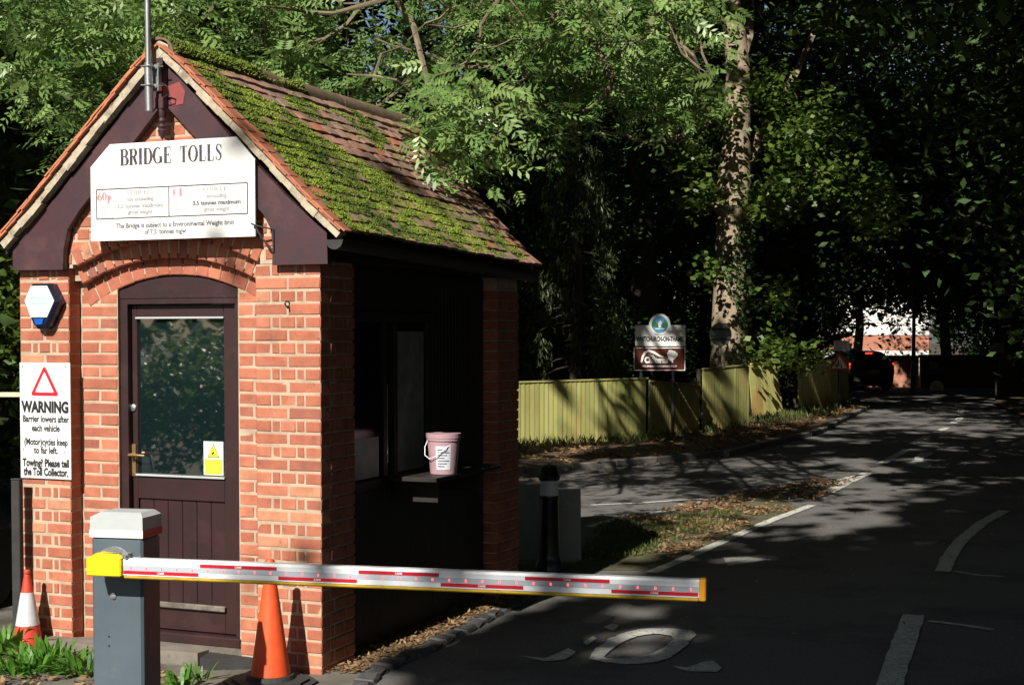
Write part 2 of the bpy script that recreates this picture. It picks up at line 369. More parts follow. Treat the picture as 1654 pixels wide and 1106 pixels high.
# verge beyond the left lane: soil with raised edge, kerb stones
vg=[(-40,-14)]+roadL[:1]+roadL[1:12]+[(8,54.6),(-40,54.6)]
poly_sheet('verge',[p for p in vg],.085,'verge')
poly_sheet('roadside_bank',roadR[2:]+[(40,-14),(40,52)],.06,'verge')
def kerbline(pts, length, w, h, m, name, label, grp, start=0., side=1, gapm=.012, zb=-.01, rs=R, jit=.004, owner=None):
    # walk along the polyline, one object per stone
    t=owner or empty(name,(pts[0][0],pts[0][1],0),0,label,'kerb',grp)
    seg=[]; 
    for a,b in zip(pts[:-1],pts[1:]): seg.append((Vector((*a,0)),Vector((*b,0))))
    ms=[]
    for k in range(4):
        b=MB(); b.cbox(-length/2+gapm/2,length/2-gapm/2,-w/2,w/2,zb,h,min(.014,w*.15)); b.v=[(x+rs.uniform(-jit,jit),y+rs.uniform(-jit,jit),z+(rs.uniform(-jit,jit) if z>0 else 0)) for x,y,z in b.v]
        ms.append(b.mesh('kerb_stone',m))
    carry=start; n=0
    for a,b in seg:
        L=(b-a).length; d=(b-a).normalized(); s=carry+length/2
        while s<L:
            p=a+d*s; o=link('kerb_stone',ms[n%4],t,(p.x-t.location.x,p.y-t.location.y,rs.uniform(-.006,.004)),(0,0,math.atan2(d.y,d.x)+rs.uniform(-.02,.02))); n+=1; s+=length
        carry=s-L-length/2
    return t
kerbline(roadL[2:11],.9,.13,.10,'kerb','kerb_row','grey concrete kerb along the far leaf covered verge below the yellow green fence','kerbs')
kerbline([xy(578,1120),xy(600,1090),xy(700,1045),xy(850,965),(.35,11.6)],.19,.12,.035,'granite','sett_row','row of small dark granite setts along the hut side, curving into the road','kerbs',jit=.01)
# raised strip the hut stands on
poly_sheet('hut_island',[(-5.2,5.5),(-1.6,6.6),xy(570,1120),xy(596,1092),xy(698,1047),xy(846,966),(.28,11.6),(.1,12.6),(-.8,12.7),(-3.4,12.2),(-4.5,9.5)],.02,'paving')
# leaf strewn triangle between the lanes
poly_sheet('lane_divider',[(.42,12.2),(.78,12.2),xy(1050,922),xy(1180,868),xy(1290,820),xy(1240,792),xy(1100,826),xy(1000,842),(.9,14.6)],.004,'gore')
# ---- painted markings
def paint(name, pxs, label, z=.009, ragged=.006, close=True):
    P=[np.array(xy(*q,z)) for q in pxs]; out=[]
    for a,b in zip(P,P[1:]+P[:1]):
        L=np.linalg.norm(b-a); n=max(1,int(L/.09)); nn=np.array([-(b-a)[1],(b-a)[0]])/max(L,1e-6)
        for i in range(n):
            q=a+(b-a)*i/n+(nn*R.uniform(-ragged,ragged) if i else 0); out.append((q[0],q[1]))
    return poly_sheet(name,out,z,'road_paint','structure',label)
def line(name, pts, wd, label, z=.008):
    P=[np.array(xy(*q,z)) for q in pts]; Lf=[];Rt=[]
    Q=[P[0]]
    for a,b in zip(P[:-1],P[1:]):
        n=max(1,int(np.linalg.norm(b-a)/.12)); Q+= [a+(b-a)*(i+1)/n for i in range(n)]
    for i,q in enumerate(Q):
        d=Q[min(i+1,len(Q)-1)]-Q[max(i-1,0)]; d=d/np.linalg.norm(d); n=np.array([-d[1],d[0]])
        Lf.append(q+n*(wd/2+R.uniform(-.005,.005))); Rt.append(q-n*(wd/2+R.uniform(-.005,.005)))
    v=[(*p,z) for p in Lf]+[(*p,z) for p in Rt]; k=len(Q)
    me=bpy.data.meshes.new(name); me.from_pydata(v,[],[(i,k+i,k+i+1,i+1) for i in range(k-1)]); me.update()
    if me.polygons[0].normal.z<0: me.flip_normals()
    me.materials.append(MATS['road_paint']); o=link(name,me); o['kind']='structure'; return o
line('lane_line',[(1052,924),(1120,895),(1180,868),(1250,838),(1312,815)],.11,'')
line('lane_line',[(1336,795),(1368,778),(1402,763)],.17,'')
line('lane_line',[(1258,795),(1330,780),(1392,766)],.09,'')
line('lane_line',[(1424,748),(1448,735),(1466,725)],.14,'')
line('lane_line',[(1478,714),(1500,704)],.16,''); line('lane_line',[(1512,698),(1530,690)],.16,''); line('lane_line',[(1540,683),(1552,674)],.16,''); line('lane_line',[(1553,668),(1552,660)],.16,'')
line('lane_line',[(1546,655),(1530,650)],.16,'')
line('lane_line',[(950,850),(1000,836),(1080,824),(1165,818)],.10,'')
line('lane_line',[(955,815),(1030,812),(1100,807),(1135,805)],.08,'')
line('edge_line',[(1430,1125),(1446,1075),(1462,1030),(1476,992)],.15,'')
line('edge_line',[(1523,922),(1532,900),(1552,872),(1585,845),(1622,824)],.13,'')
line('edge_line',[(1500,1002),(1545,1007),(1605,1016)],.06,'')
line('edge_line',[(1540,922),(1580,928),(1620,930)],.05,'')
O_out=[(952,1062),(958,1050),(985,1030),(1010,1020),(1040,1014),(1090,1014),(1118,1018),(1124,1024),(1110,1040),(1085,1060),(1060,1069),(1015,1072),(970,1068)]
O_in=[(975,1060),(985,1050),(1005,1036),(1030,1026),(1060,1022),(1085,1026),(1088,1032),(1072,1045),(1050,1056),(1015,1062),(985,1063)]
def ring(name,A,B,z=.010):
    # resample both by angle
    def rs(P,n=40):
        P=[np.array(xy(*q,z)) for q in P]; P.append(P[0]); L=[0]
        for a,b in zip(P[:-1],P[1:]): L.append(L[-1]+np.linalg.norm(b-a))
        return [np.array([np.interp(t*L[-1],L,[p[0] for p in P]),np.interp(t*L[-1],L,[p[1] for p in P])]) for t in np.arange(n)/n]
    a=rs(A);b=rs(B);n=len(a); me=bpy.data.meshes.new(name)
    a=[p+np.array([R.uniform(-.008,.008),R.uniform(-.008,.008)]) for p in a]
    me.from_pydata([(*p,z) for p in a]+[(*p,z) for p in b],[],[(i,(i+1)%n,n+(i+1)%n,n+i) for i in range(n)]); me.update()
    if me.polygons[0].normal.z<0: me.flip_normals()
    me.materials.append(MATS['road_paint']); o=link(name,me); o['kind']='structure'; return o
ring('road_letter',O_out,O_in)
paint('road_letter',[(838,1058),(880,1062),(905,1052),(918,1046),(930,1052),(912,1064),(880,1067)],'')
paint('road_letter',[(942,1036),(958,1026),(964,1030),(948,1042)],'')
paint('road_letter',[(975,1012),(988,1006),(1000,1009),(990,1018)],'')
paint('road_letter',[(1084,1074),(1110,1077),(1135,1068),(1152,1066),(1166,1078),(1158,1084),(1110,1083)],'')
paint('road_arrow',[(1168,900),(1210,899),(1247,903),(1215,907),(1176,913)],'')
paint('road_arrow',[(1462,749),(1476,743),(1478,738),(1486,731),(1508,730),(1505,734),(1492,740),(1490,746),(1506,748),(1500,757)],'')

# ------------------------------------------------------------------ the toll hut
hut=empty('toll_hut',C0,-TH,'small red brick toll hut with mossy tiled gable roof and brown door','hut')
XL=-2.15; RX=-1.01
GA=.075
# mortar core of walls (behind the brick faces)
b=MB()
b.box(XL+.003,-1.775,.0032,.11,-.1,2.383); b.box(-.425,-.003,.0032,.11,-.1,2.383)
b.box(XL+.006,-1.49,.1135,.21,-.1,2.40); b.box(-.622,-.006,.1135,.21,-.1,2.40)
arc_z=lambda x,xc,hw,z0,z1: z0+(z1-z0)*(1-((x-xc)/hw)**2)
# lintel zone over the door following the arch, behind ring 3
N=14
for i in range(N):
    x0=-1.49+.868*i/N; x1=-1.49+.868*(i+1)/N; xm=(x0+x1)/2
    b.box(x0,x1,.1145,.21,arc_z(xm,-1.056,.434,2.25,2.335)+.03,2.40)
for i in range(20):
    x0=-1.775+1.35*i/20; x1=x0+1.35/20; xm=(x0+x1)/2
    b.box(x0,x1,.0585,.113,arc_z(xm,-1.07,.67,2.28,2.436)+.03,2.55)
    b.box(x0,x1,.0045,.058,arc_z(xm,-1.06,.66,2.388,2.540)+.03,2.60)
b.prism([(XL+.008,2.45),(-.008,2.45),(-.008,2.46),(RX,3.56),(XL+.008,2.42)],.1145,.2)
b.prism([(XL+.008,2.386),(-1.74,2.386),(-1.74,2.9),(XL+.03,2.45)],.005,.0895)
b.prism([(-.40,2.386),(-.008,2.386),(-.03,2.45),(-.40,2.9)],.005,.0895)
b.prism([(-1.7395,2.606),(-.4005,2.606),(-.4005,2.9),(RX,3.5),(-1.7395,2.9)],.005,.0894)
b.box(-.2,-.012,.11,.405,-.1,2.40); b.box(-.2,-.012,2.63,3.03,-.1,2.40)      # side piers
b.box(-.2,-.15,.405,2.63,-.1,1.0)
b.box(XL+.012,-1.45,2.93,3.03,-.1,2.40); b.box(-.5,-.2005,2.93,3.03,-.1,2.40); b.box(-1.4495,-.5005,2.93,3.03,-.1,.95); b.box(-1.4495,-.5005,2.93,3.03,2.1,2.40)
b.box(XL+.012,XL+.2,.21,.95,-.1,2.40); b.box(XL+.012,XL+.2,2.1,2.93,-.1,2.40); b.box(XL+.012,XL+.2,.95,2.1,-.1,1.0)
b.prism([(XL+.02,2.401),(-.02,2.401),(RX,3.5)],2.94,3.02)
wall=b.build('wall','mortar',hut)
# bricks
BM={}
def brick_mesh(w_,h_,d_,mt='brick'):
    key=(round(w_,2),round(h_,3),round(d_,2),mt,R.randrange(3))
    if key not in BM:
        b=MB(); c=.006; W=key[0]; H=key[1]; Dp=key[2]
        v=[(-W/2+c,0,-H/2+c),(W/2-c,0,-H/2+c),(W/2-c,0,H/2-c),(-W/2+c,0,H/2-c),(-W/2,c,-H/2),(W/2,c,-H/2),(W/2,c,H/2),(-W/2,c,H/2),(-W/2,Dp,-H/2),(W/2,Dp,-H/2),(W/2,Dp,H/2),(-W/2,Dp,H/2)]
        v=[(x+R.uniform(-.002,.002),y+(R.uniform(-.0015,.0015) if y<.01 else 0),z+R.uniform(-.0018,.0018)) for x,y,z in v]
        f=[(0,1,2,3)]+[(4+i,4+(i+1)%4,(i+1)%4,i) for i in range(4)]+[(8+i,8+(i+1)%4,4+(i+1)%4,4+i) for i in range(4)]
        b.add(v,f); BM[key]=b.mesh('brick',mt)
    return BM[key]
bricks=[]   # (size on picture, function)
def put_brick(x,z,w_,h_,y,d_=.1,rot=None,side=False,mt='brick'):
    bricks.append((w_*h_*(.45 if side else 1),x,z,w_,h_,y+R.uniform(-.0025,.0025),d_,rot,side,mt))
def row(x0,x1,z,pat,y,d_=.1,h_=.064,side=False,mt='brick',g=.011):
    tot=sum(pat); k=(x1-x0-g*(len(pat)-1))/tot; x=x0
    for p in pat:
        ww=p*k; put_brick(x+ww/2,z,ww,h_,y,d_,None,side,mt); x+=ww+g
A_=[2,2]; B_=[1.1,.5,1.05,.5,1.1]
nrow=32
for i in range(nrow):
    z=.022+i*GA-.0; 
    if z+.03>2.386: break
    a=(i%2==0); zz=z
    row(XL,-1.77,zz,A_ if a else B_,0)
    row(-.43,0,zz,A_ if a else B_,0)
    if z<2.25:
        row(-1.765,-1.492,zz,[1] if a else [1,1],.11,.09)
        row(-.618,-.43,zz,[1,.75] if a else [1],.11,.09)
    # side pier: end of the corner brick is its first face
    row(.111,.41,zz,[1.6,1.] if a else [.5,1.05,.5,1.],0,.06,side=True,mt='brick')
    if zz<2.3: row(2.62,3.035,zz,[2,2] if a else B_,0,.06,side=True)
    put_brick(-.066,zz,.128,.064,2.62,.05,None,False,'brick') if zz<2.3 else None
# arch rings
def ringbricks(xc,hw,z0,z1,y,n,h_=.105,d_=.09,g=.011,ext=0.):
    # circle through the two springings and the crown
    s=z1-z0; Rr=(hw*hw+s*s)/(2*s); zc=z1-Rr; am=math.asin(hw/Rr)+ext
    for i in range(n):
        a=-am+2*am*(i+.5)/n; ww=2*am*Rr/n-g*.5
        x=xc+(Rr+h_/2+.004)*sin(a); z=zc+(Rr+h_/2+.004)*cos(a)
        put_brick(x,z,ww*(1+h_/2/Rr),h_,y,d_,a,False,'brick')
ringbricks(-1.056,.434,2.25,2.335,.11,15,h_=.128,ext=.20)
ringbricks(-1.07,.64,2.282,2.436,.055,20)
ringbricks(-1.06,.645,2.392,2.540,0,20)
# gable bricks
def interval(z):
    hw=min(1.04,(3.50-z)/1.0); return (RX-hw, RX+hw)
zr=2.44; i=0
while zr<3.42:
    x0,x1=interval(zr); a=i%2; x=x0; ww=.22 if a else .105
    if a: x-=.06
    while x<x1:
        c=x+ww/2; dx=c+1.06
        lim=(2.66-(dx/.66)**2*.16 if abs(dx)<.72 else 0)
        if zr>lim and c>x0+.03 and c<x1-.03: put_brick(c,zr,ww-.011,.064,.0,.09)
        x+=ww
    zr+=GA; i+=1
bricks.sort(key=lambda q:-(q[0]*(1.0 if not q[8] else .8)))
rest=MB(); cnt=0
for q in bricks:
    s_,x,z,w_,h_,y,d_,rot,side,mt=q
    if cnt<300:
        me=brick_mesh(w_,h_,d_,mt)
        if side: o=link('brick',me,hut,(-y,x,z),(0,0,pi/2))
        else: o=link('brick',me,hut,(x,y,z),(0,rot or 0,0))
        cnt+=1
    else:
        me=brick_mesh(w_,h_,d_,mt)
        M=Matrix.Translation((-y,x,z))@Matrix.Rotation(pi/2,4,'Z') if side else Matrix.Translation((x,y,z))@Matrix.Rotation(rot or 0,4,'Y')
        rest.add([tuple(v.co) for v in me.vertices],[tuple(p.vertices) for p in me.polygons],M)
ro=rest.build('brickwork','brick',hut); ro['kind']='stuff'
# door
b=MB()
b.box(-1.488,-1.435,.135,.2,.16,2.2); b.box(-.66,-.624,.135,.2,.16,2.2); b.box(-1.435,-.66,.135,.2,2.165,2.2)
pts=[(-1.488,2.2)]+[(x,min(arc_z(x,-1.056,.434,2.25,2.335)-.002,9)) for x in np.linspace(-1.488,-.624,13)]+[(-.624,2.2)]
b.prism(pts[::-1],.13,.2)
b.cbox(-1.5,-.615,.10,.2,.10,.158,.006)
b.build('door_frame','door_paint',hut)
door=MB(); yd=.175
door.cbox(-1.432,-1.395,yd,yd+.045,.165,2.16,.003); door.cbox(-.765,-.663,yd,yd+.045,.165,2.16,.003)
door.cbox(-1.395,-.765,yd,yd+.045,2.08,2.16,.003); door.cbox(-1.395,-.765,yd,yd+.045,.965,1.115,.003); door.cbox(-1.395,-.765,yd,yd+.045,.165,.30,.003)
dr=door.build('door','door_paint',hut)
for k in range(6):
    x0=-1.394+.628*k/6; b=MB(); b.cbox(x0+.001,x0+.628/6-.001,yd+.014,yd+.034,.30,.965,.004); b.build('plank','door_paint',dr)
MB().cbox(-1.41,-.755,yd-.028,yd-.001,.30,.335,.006).build('weatherboard','step',dr)
MB().box(-1.395,-.765,yd+.02,yd+.028,1.115,2.08).build('glass','glass_door',dr)
MB().cbox(-1.40,-.76,yd-.012,yd-.001,2.074,2.086,.002).build('glazing_bead','lid_grey',dr); MB().cbox(-1.403,-.757,yd-.016,yd-.001,1.105,1.118,.002).build('glazing_bead','lid_grey',dr)
b=MB(); b.cbox(-1.435,-1.405,yd-.010,yd-.001,1.10,1.30,.003); b.build('handle_plate','brass',dr)
b=MB(); b.tube([(-1.42,yd-.008,1.235),(-1.42,yd-.055,1.235)],.010,10); b.tube([(-1.425,yd-.055,1.235),(-1.36,yd-.058,1.237),(-1.31,yd-.05,1.233)],.008,10); b.build('door_handle','brass',dr,True)
b=MB(); b.lathe([(.022,0),(.022,.008),(.015,.012)],16,Matrix.Translation((-1.425,yd-.001,1.525))@Matrix.Rotation(pi/2,4,'X')); b.build('lock','steel',dr,True)
# timber bargeboards
yb=-.055
bo_r=[(-1.02,3.61),(-.566,3.13),(-.183,2.765),(.03,2.585),(.075,2.55),(.080,2.375),(-.283,2.375),(-.277,2.471),(-.291,2.582),(-.34,2.668),(-.43,2.757),(-.808,3.139),(-1.0,3.325),(-1.019,3.325)]
bo_l=[(-1.021,3.61),(-1.021,3.325),(-1.045,3.325),(-1.23,3.134),(-1.638,2.736),(-1.730,2.622),(-1.762,2.50),(-1.77,2.375),(-2.152,2.378),(-2.152,2.56),(-2.10,2.60),(-1.86,2.78),(-1.45,3.17)]
MB().prism(bo_r,yb,-.012).build('bargeboard','maroon',hut); MB().prism(bo_l,yb+.001,-.012).build('bargeboard','maroon',hut)
b=MB(); b.prism([(-.985,3.44),(-.905,3.46),(-.865,3.40),(-.88,3.33),(-.955,3.32)],yb-.003,yb-.0005); b.build('paint_patch','maroon_red',hut,label='bright red repainted patch at the top of the right bargeboard')
b=MB(); b.cbox(-1.035,-.985,yb-.055,yb-.002,3.30,3.60,.004)
b.lathe([(.024,0),(.028,.012),(.020,.02),(.027,.035),(.018,.05),(.027,.068),(.018,.085),(.024,.1),(.024,.14)][::1],14,Matrix.Translation((-1.01,yb-.028,3.165)))
b.lathe([(.002,0),(.02,.035),(.024,.045)],14,Matrix.Translation((-1.01,yb-.028,3.12))); b.build('finial','maroon',hut,True)
# roof: tile profile  d along the slope measured horizontally from the ridge
def prof(t): # t 0 ridge .. 1 eave ; returns |x-RX|, z
    P=[(0,3.665),(.15,3.545),(.69,3.030),(.98,2.745),(1.2,2.548)]
    L=[0]; 
    for a,c in zip(P[:-1],P[1:]): L.append(L[-1]+math.hypot(c[0]-a[0],c[1]-a[1]))
    s=t*L[-1]; return float(np.interp(s,L,[p[0] for p in P])),float(np.interp(s,L,[p[1] for p in P]))
RL=1.68
Y0,Y1=-.11,3.06
def skew(x,y,z):      # the old roof has settled towards its far right corner
    k=max(0,x-RX)/1.2*max(0.,y)/3.; return (x-.085*k, y, z-.055*k)
def skewmb(b): b.v=[skew(*p) for p in b.v]; return b
deck=MB()
for sg in (1,-1):
    top=[prof(t) for t in (0,.1,.5,.8,1)]
    pts=[(RX+sg*x,z-.035) for x,z in top]+[(RX+sg*x,z-.075) for x,z in top[::-1]]
    deck.prism(pts if sg==-1 else pts[::-1],-.05,Y1-.03)
skewmb(deck).build('roof_deck','dark_timber',hut)
TM=[]
for k in range(6):
    b=MB(); n=5; W=.159; Lt=.215; th=.019; v=[]
    for j,(yy) in enumerate((0,Lt*.5,Lt)):
        for i in range(n):
            u=-W/2+W*i/(n-1); cam_=.004*(1-(2*u/W)**2)-.0035*(j*.5)**2
            v.append((yy+R.uniform(-.0025,.0025)*(j==2),u,cam_+R.uniform(-.0008,.0008)))
    v2=[(x,y,z-th) for x,y,z in v]; f=[]
    for j in range(2):
        for i in range(n-1):
            a=j*n+i; f.append((a,a+n,a+n+1,a+1)); 
    m_=len(v)
    f+= [(2*n+i,m_+2*n+i,m_+2*n+i+1,2*n+i+1) for i in range(n-1)]
    f+= [(0,m_,m_+n,n),(n,m_+n,m_+2*n,2*n)]; f+=[(n-1,2*n-1,m_+2*n-1,m_+n-1),(2*n-1,3*n-1,m_+3*n-1,m_+2*n-1)]
    b.add(v+v2,f); TM.append((b.mesh('roof_tile','tile'),b.mesh('roof_tile','tile_clean')))
NRW=17; rowsT=[]
ntile=0; restt={'tile':MB(),'tile_clean':MB()}; allt=[]
for sg in (1,-1):
    for r in range(NRW):
        t0=r/NRW; t1=min(1,(r+1)/NRW)
        xa,za=prof(max(0,t1-.215/RL)); xb,zb=prof(t1)
        ang=math.atan2(za-zb,xb-xa)-.085
        y=Y0+.004+(.08 if r%2 else 0)-.0
        first=True
        while y<Y1-.02:
            yc=y+.0815
            allt.append((sg,r,yc,xa,za,ang,y<Y0+.17,t1)); y+=.1655
allt.sort(key=lambda a:(a[0]!=1, a[2]>.3 and False, a[1]*0+a[2]))
allt.sort(key=lambda a:0 if a[0]==1 else (1 if a[6] else 2))
for sg,r,yc,xa,za,ang,verge_,t1 in allt:
    clean=(verge_ and R.random()<.4) or (R.random()<.05)
    me=R.choice(TM)[1 if clean else 0]
    zo=.020+R.uniform(-.003,.005); a2=ang+R.uniform(-.02,.025)
    if sg==1: M=Matrix.Translation(skew(RX+xa,yc+R.uniform(-.003,.003),za+zo-.008))@Matrix.Rotation(a2,4,'Y')@Matrix.Rotation(R.uniform(-.012,.012),4,'Z')
    else: M=Matrix.Translation((RX-xa,yc,za+zo-.008))@Matrix.Rotation(pi,4,'Z')@Matrix.Rotation(a2,4,'Y')
    if ntile<300:
        o=link('roof_tile',me,hut); o.matrix_local=M; ntile+=1
    else: restt['tile_clean' if clean else 'tile'].add([tuple(v.co) for v in me.vertices],[tuple(p.vertices) for p in me.polygons],M)
for k,b in restt.items():
    if b.v: o=b.build('roof_tiling',k,hut); o['kind']='stuff'
# verge: pale mortar undercloak with the tile edges stacked on it
for sg in (1,-1):
    b=MB(); n=17
    for i in range(n):
        x0,z0=prof(max(0,i/n-.004)); x1,z1=prof(min(1,(i+1)/n+.004)); th=.050+R.uniform(-.010,.004)
        nx=(z0-z1); nz=(x1-x0); L=math.hypot(nx,nz); nx/=L; nz/=L
        q=[(RX+sg*(x0-nx*.008),z0-nz*.008),(RX+sg*(x1-nx*.0),z1-nz*.0),(RX+sg*(x1-nx*th),z1-nz*th),(RX+sg*(x0-nx*th),z0-nz*th)]
        b.prism(q if sg==1 else q[::-1],Y0+R.uniform(.002,.010),-.03)
    b.build('verge_mortar','undercloak',hut)
    b=MB(); n=17        # clean orange tile ends bedded in the verge
    for i in range(n):
        x0,z0=prof(i/n); x1,z1=prof(min(1,(i+1.25)/n)); d=Vector((sg*(x1-x0),0,z1-z0)).normalized(); up=Vector((sg*(z0-z1),0,x1-x0)).normalized()
        o_=Vector((RX+sg*x0,0,z0))+up*(.006); 
        for kx in (0,1):
            s0=o_+up*(.013*kx)+d*(.03*kx); e0=s0+d*(.10+R.uniform(-.01,.012))+up*.004
            yy=Y0-.012-R.uniform(0,.012)
            q=[(s0.x,s0.z),(e0.x,e0.z),((e0+up*.011).x,(e0+up*.011).z),((s0+up*.011).x,(s0+up*.011).z)]
            b.prism(q[::-1] if sg==1 else q,yy,Y0+.06)
    b.build('verge_tiles','tile_clean',hut)
# ridge tiles
RMm=[]
for k in range(3):
    b=MB(); n=10; v=[];f=[]
    for j,yy in enumerate((0,.30)):
        for rr in (.105,.090):
            for i in range(n+1):
                a=radians(-8)+radians(196)*i/n; v.append((rr*cos(a)*1.02,yy,rr*sin(a)*.95+R.uniform(-.002,.002)))
    m_=n+1
    for i in range(n):
        f.append((i,i+1,2*m_+i+1,2*m_+i)); f.append((m_+i,3*m_+i,3*m_+i+1,m_+i+1)); f.append((i,m_+i,m_+i+1,i+1)); f.append((2*m_+i,2*m_+i+1,3*m_+i+1,3*m_+i))
    b.add(v,f); RMm.append(b.mesh('ridge_tile','ridge',True))
for k in range(11):
    link('ridge_tile',RMm[k%3],hut,(RX+R.uniform(-.003,.003),Y0-.005+k*.297,3.618+R.uniform(-.004,.004)-(.01*sin(k*.3*pi/3.2))),(R.uniform(-.01,.01),0,R.uniform(-.01,.01)))
MB().prism([(RX-.075,3.60),(RX+.075,3.60),(RX+.06,3.67),(RX,3.70),(RX-.06,3.67)],Y0+.004,Y0+.05).build('ridge_mortar','undercloak',hut)
# moss cushions on the right slope
def moss_mask(y,t):
    m=0.
    c=.12+.30*(y) # upper edge of the main band deepens with y
    up=np.interp(y,[0,.3,.7,1.2,1.7,2.2,2.7,3.1],[.10,.10,.26,.48,.58,.66,.74,.80]); lo=1.0
    m=np.minimum((t-up)/.10,(lo-t)/.03); m=np.minimum(m,(y+.02)/.06)
    m2=1-np.hypot((y-1.85)/.50,(t-.25)/.15); m3=1-np.hypot((y-1.3)/.3,(t-.18)/.07)
    m4=1-np.hypot((y-.25)/.35,(t-.05)/.06)
    m5=.55-np.hypot((y-2.25)/.3,(t-.45)/.1)
    return np.maximum.reduce([m,m2*1.6,m3*.8,m4*1.5,m5])
def fbm(x,y,s=0):
    v=0
    for k,(fq,am) in enumerate(((2.1,1),(4.7,.6),(9.9,.4),(21,.25),(43,.15))):
        v=v+am*np.sin(fq*x*1.7+1.3*k+s+2*np.sin(fq*y*.9+k))*np.cos(fq*y*1.9-.7*k+s+1.7*np.sin(fq*x*.8+2*k))
    return v
n=150000; yy=NR.rand(n)*(3.05)-.06; tt=NR.rand(n)*.985+.012
mk=moss_mask(yy,tt)+.62*fbm(yy,tt*1.7)-.02-.3*((tt*NRW)%1.0>.84)*(yy>1.1)
kp=mk>NR.rand(n)*.35; yy=yy[kp];tt=tt[kp];mk=mk[kp]
ts=np.linspace(0,1,60); px_=np.array([prof(t)[0] for t in ts]); pz_=np.array([prof(t)[1] for t in ts])
bx=RX+np.interp(tt,ts,px_); bz=np.interp(tt,ts,pz_)
saw=(tt*NRW)%1.0
kk=(bx-RX)/1.2*np.clip(yy,0,9)/3.; bx=bx-.085*kk; bz=bz-.055*kk; base=np.stack([bx,yy,bz],1); nrm_=np.array([.70,0,.714]); base=base+nrm_*(.019+.011*saw)[:,None]
hgt=(.005+.010*np.clip(mk,0,1)*(.5+.5*NR.rand(len(mk))))*(1+.3*fbm(yy*3,tt*5))
hgt=hgt*np.clip(.75+.55*fbm(yy*4.3,tt*8),.25,2.0)
cl=np.clip(hgt,.004,.034)
d=unit(nrm_+NR.normal(size=(len(tt),3))*.38); a_=unit(np.cross(d,NR.normal(size=(len(tt),3)))); wv=.005+.005*NR.rand(len(tt))
V=np.empty((len(tt),3,3)); V[:,0]=base-a_*wv[:,None]; V[:,1]=base+a_*wv[:,None]; V[:,2]=base+d*(cl*1.25)[:,None]
tn=np.clip(.48+.38*fbm(yy*1.3,tt*2.2)+.22*NR.normal(size=len(tt))-.25*np.clip(tt-.6,0,1),0,1)
o=link('moss',npmesh('moss',V.reshape(-1,3),3,'moss',tn),hut); o['kind']='stuff'
# moss on the front of the ridge
n=9000; yy=NR.rand(n)**1.4*1.5-.1; an=NR.rand(n)*pi*.9+.1
kp=(fbm(yy*1.5,an*.6)+.9-yy*.8)>NR.rand(n)*.6; yy=yy[kp];an=an[kp]
base=np.stack([RX+.107*np.cos(an),yy,3.618+.10*np.sin(an)],1); d=unit(np.stack([np.cos(an),0*an,np.sin(an)],1)+NR.normal(size=(len(an),3))*.4)
a_=unit(np.cross(d,NR.normal(size=(len(an),3)))); V=np.empty((len(an),3,3)); V[:,0]=base-a_*.007; V[:,1]=base+a_*.007; V[:,2]=base+d*(.008+.018*NR.rand(len(an)))[:,None]
o=link('ridge_moss',npmesh('ridge_moss',V.reshape(-1,3),3,'moss',np.clip(.3+.3*NR.rand(len(an))+.2*fbm(yy*3,an),0,1)),hut); o['kind']='stuff'
# gutter
b=MB(); n=8; ysg=(-.13,3.10); v=[];f=[]
for yy_ in ysg:
    for rr in (.055,.050):
        for i in range(n+1):
            a=pi+pi*i/n; v.append((.165+rr*cos(a),yy_,2.505+rr*sin(a)*1.0-.012*(yy_>1)))
m_=n+1
for i in range(n): f += [(i,2*m_+i,2*m_+i+1,i+1),(m_+i,m_+i+1,3*m_+i+1,3*m_+i)]
for k in (0,2): f.append(tuple(range(k*m_,k*m_+m_)) )
f += [(0,m_,3*m_,2*m_),(n,2*m_+n,3*m_+n,m_+n)]
b.add(v,f); skewmb(b).build('gutter','rubber',hut)
MB().box(.05,.07,.0,3.1,2.40,2.50).build('fascia','dark_timber',hut)
MB().box(-.012,.049,0.,3.04,2.41,2.425).build('soffit','dark_timber',hut)
# side window, panelling and counter shelf in the recess
b=MB(); xw=-.115
for yz in ((.42,.47),(1.01,1.06),(1.16,1.21),(1.66,1.72)): b.cbox(xw-.05,xw,yz[0],yz[1],1.06,2.06,.003)
b.cbox(xw-.05,xw,.42,1.72,2.06,2.12,.003); b.cbox(xw-.05,xw+.01,.42,1.72,1.0,1.06,.003); wf=b.build('window_frame','dark_timber',hut)
for ya,yb_ in ((.47,1.01),(1.21,1.66)): MB().box(xw-.03,xw-.024,ya,yb_,1.06,2.06).build('pane','glass_dark',wf)
MB().box(xw-.0235,xw-.021,1.225,1.64,1.08,2.0).build('blind','plate_back',wf)
MB().box(xw-.0235,xw-.021,.5,.98,1.075,1.33).build('notice','plate_back',wf)
for k in range(16):
    y0=1.73+.055*k; b=MB(); b.cbox(-.13,-.112,y0,y0+.053,0,2.38,.003); b.build('cladding_board','dark_timber',hut)
for k in range(22):
    y0=.415+.0595*k; b=MB(); b.cbox(-.13,-.114,y0,y0+.057,0,.995,.003); b.build('cladding_board','dark_timber',hut)
b=MB(); b.cbox(-.14,.26,1.0,2.05,1.045,1.075,.004); b.cbox(-.11,.2,1.15,1.18,.9,1.045,.003); b.cbox(-.11,.2,1.85,1.88,.9,1.045,.003); b.build('counter_shelf','dark_timber',hut)
b=MB(); b.box(-.16,-.128,.411,2.619,2.121,2.40); b.box(-.16,-.132,1.721,2.619,.0,2.12); b.build('lining','dark_timber',hut)
MB().box(-1.9,-.2,.22,2.9,.0,.03).build('floor','dark_timber',hut)
MB().box(-2.0,-.3,.25,2.9,2.39,2.40).build('ceiling','dark_timber',hut)
MB().cbox(XL+.3,-1.5,1.3,2.6,.75,.78,.004).build('desk','teal',hut)
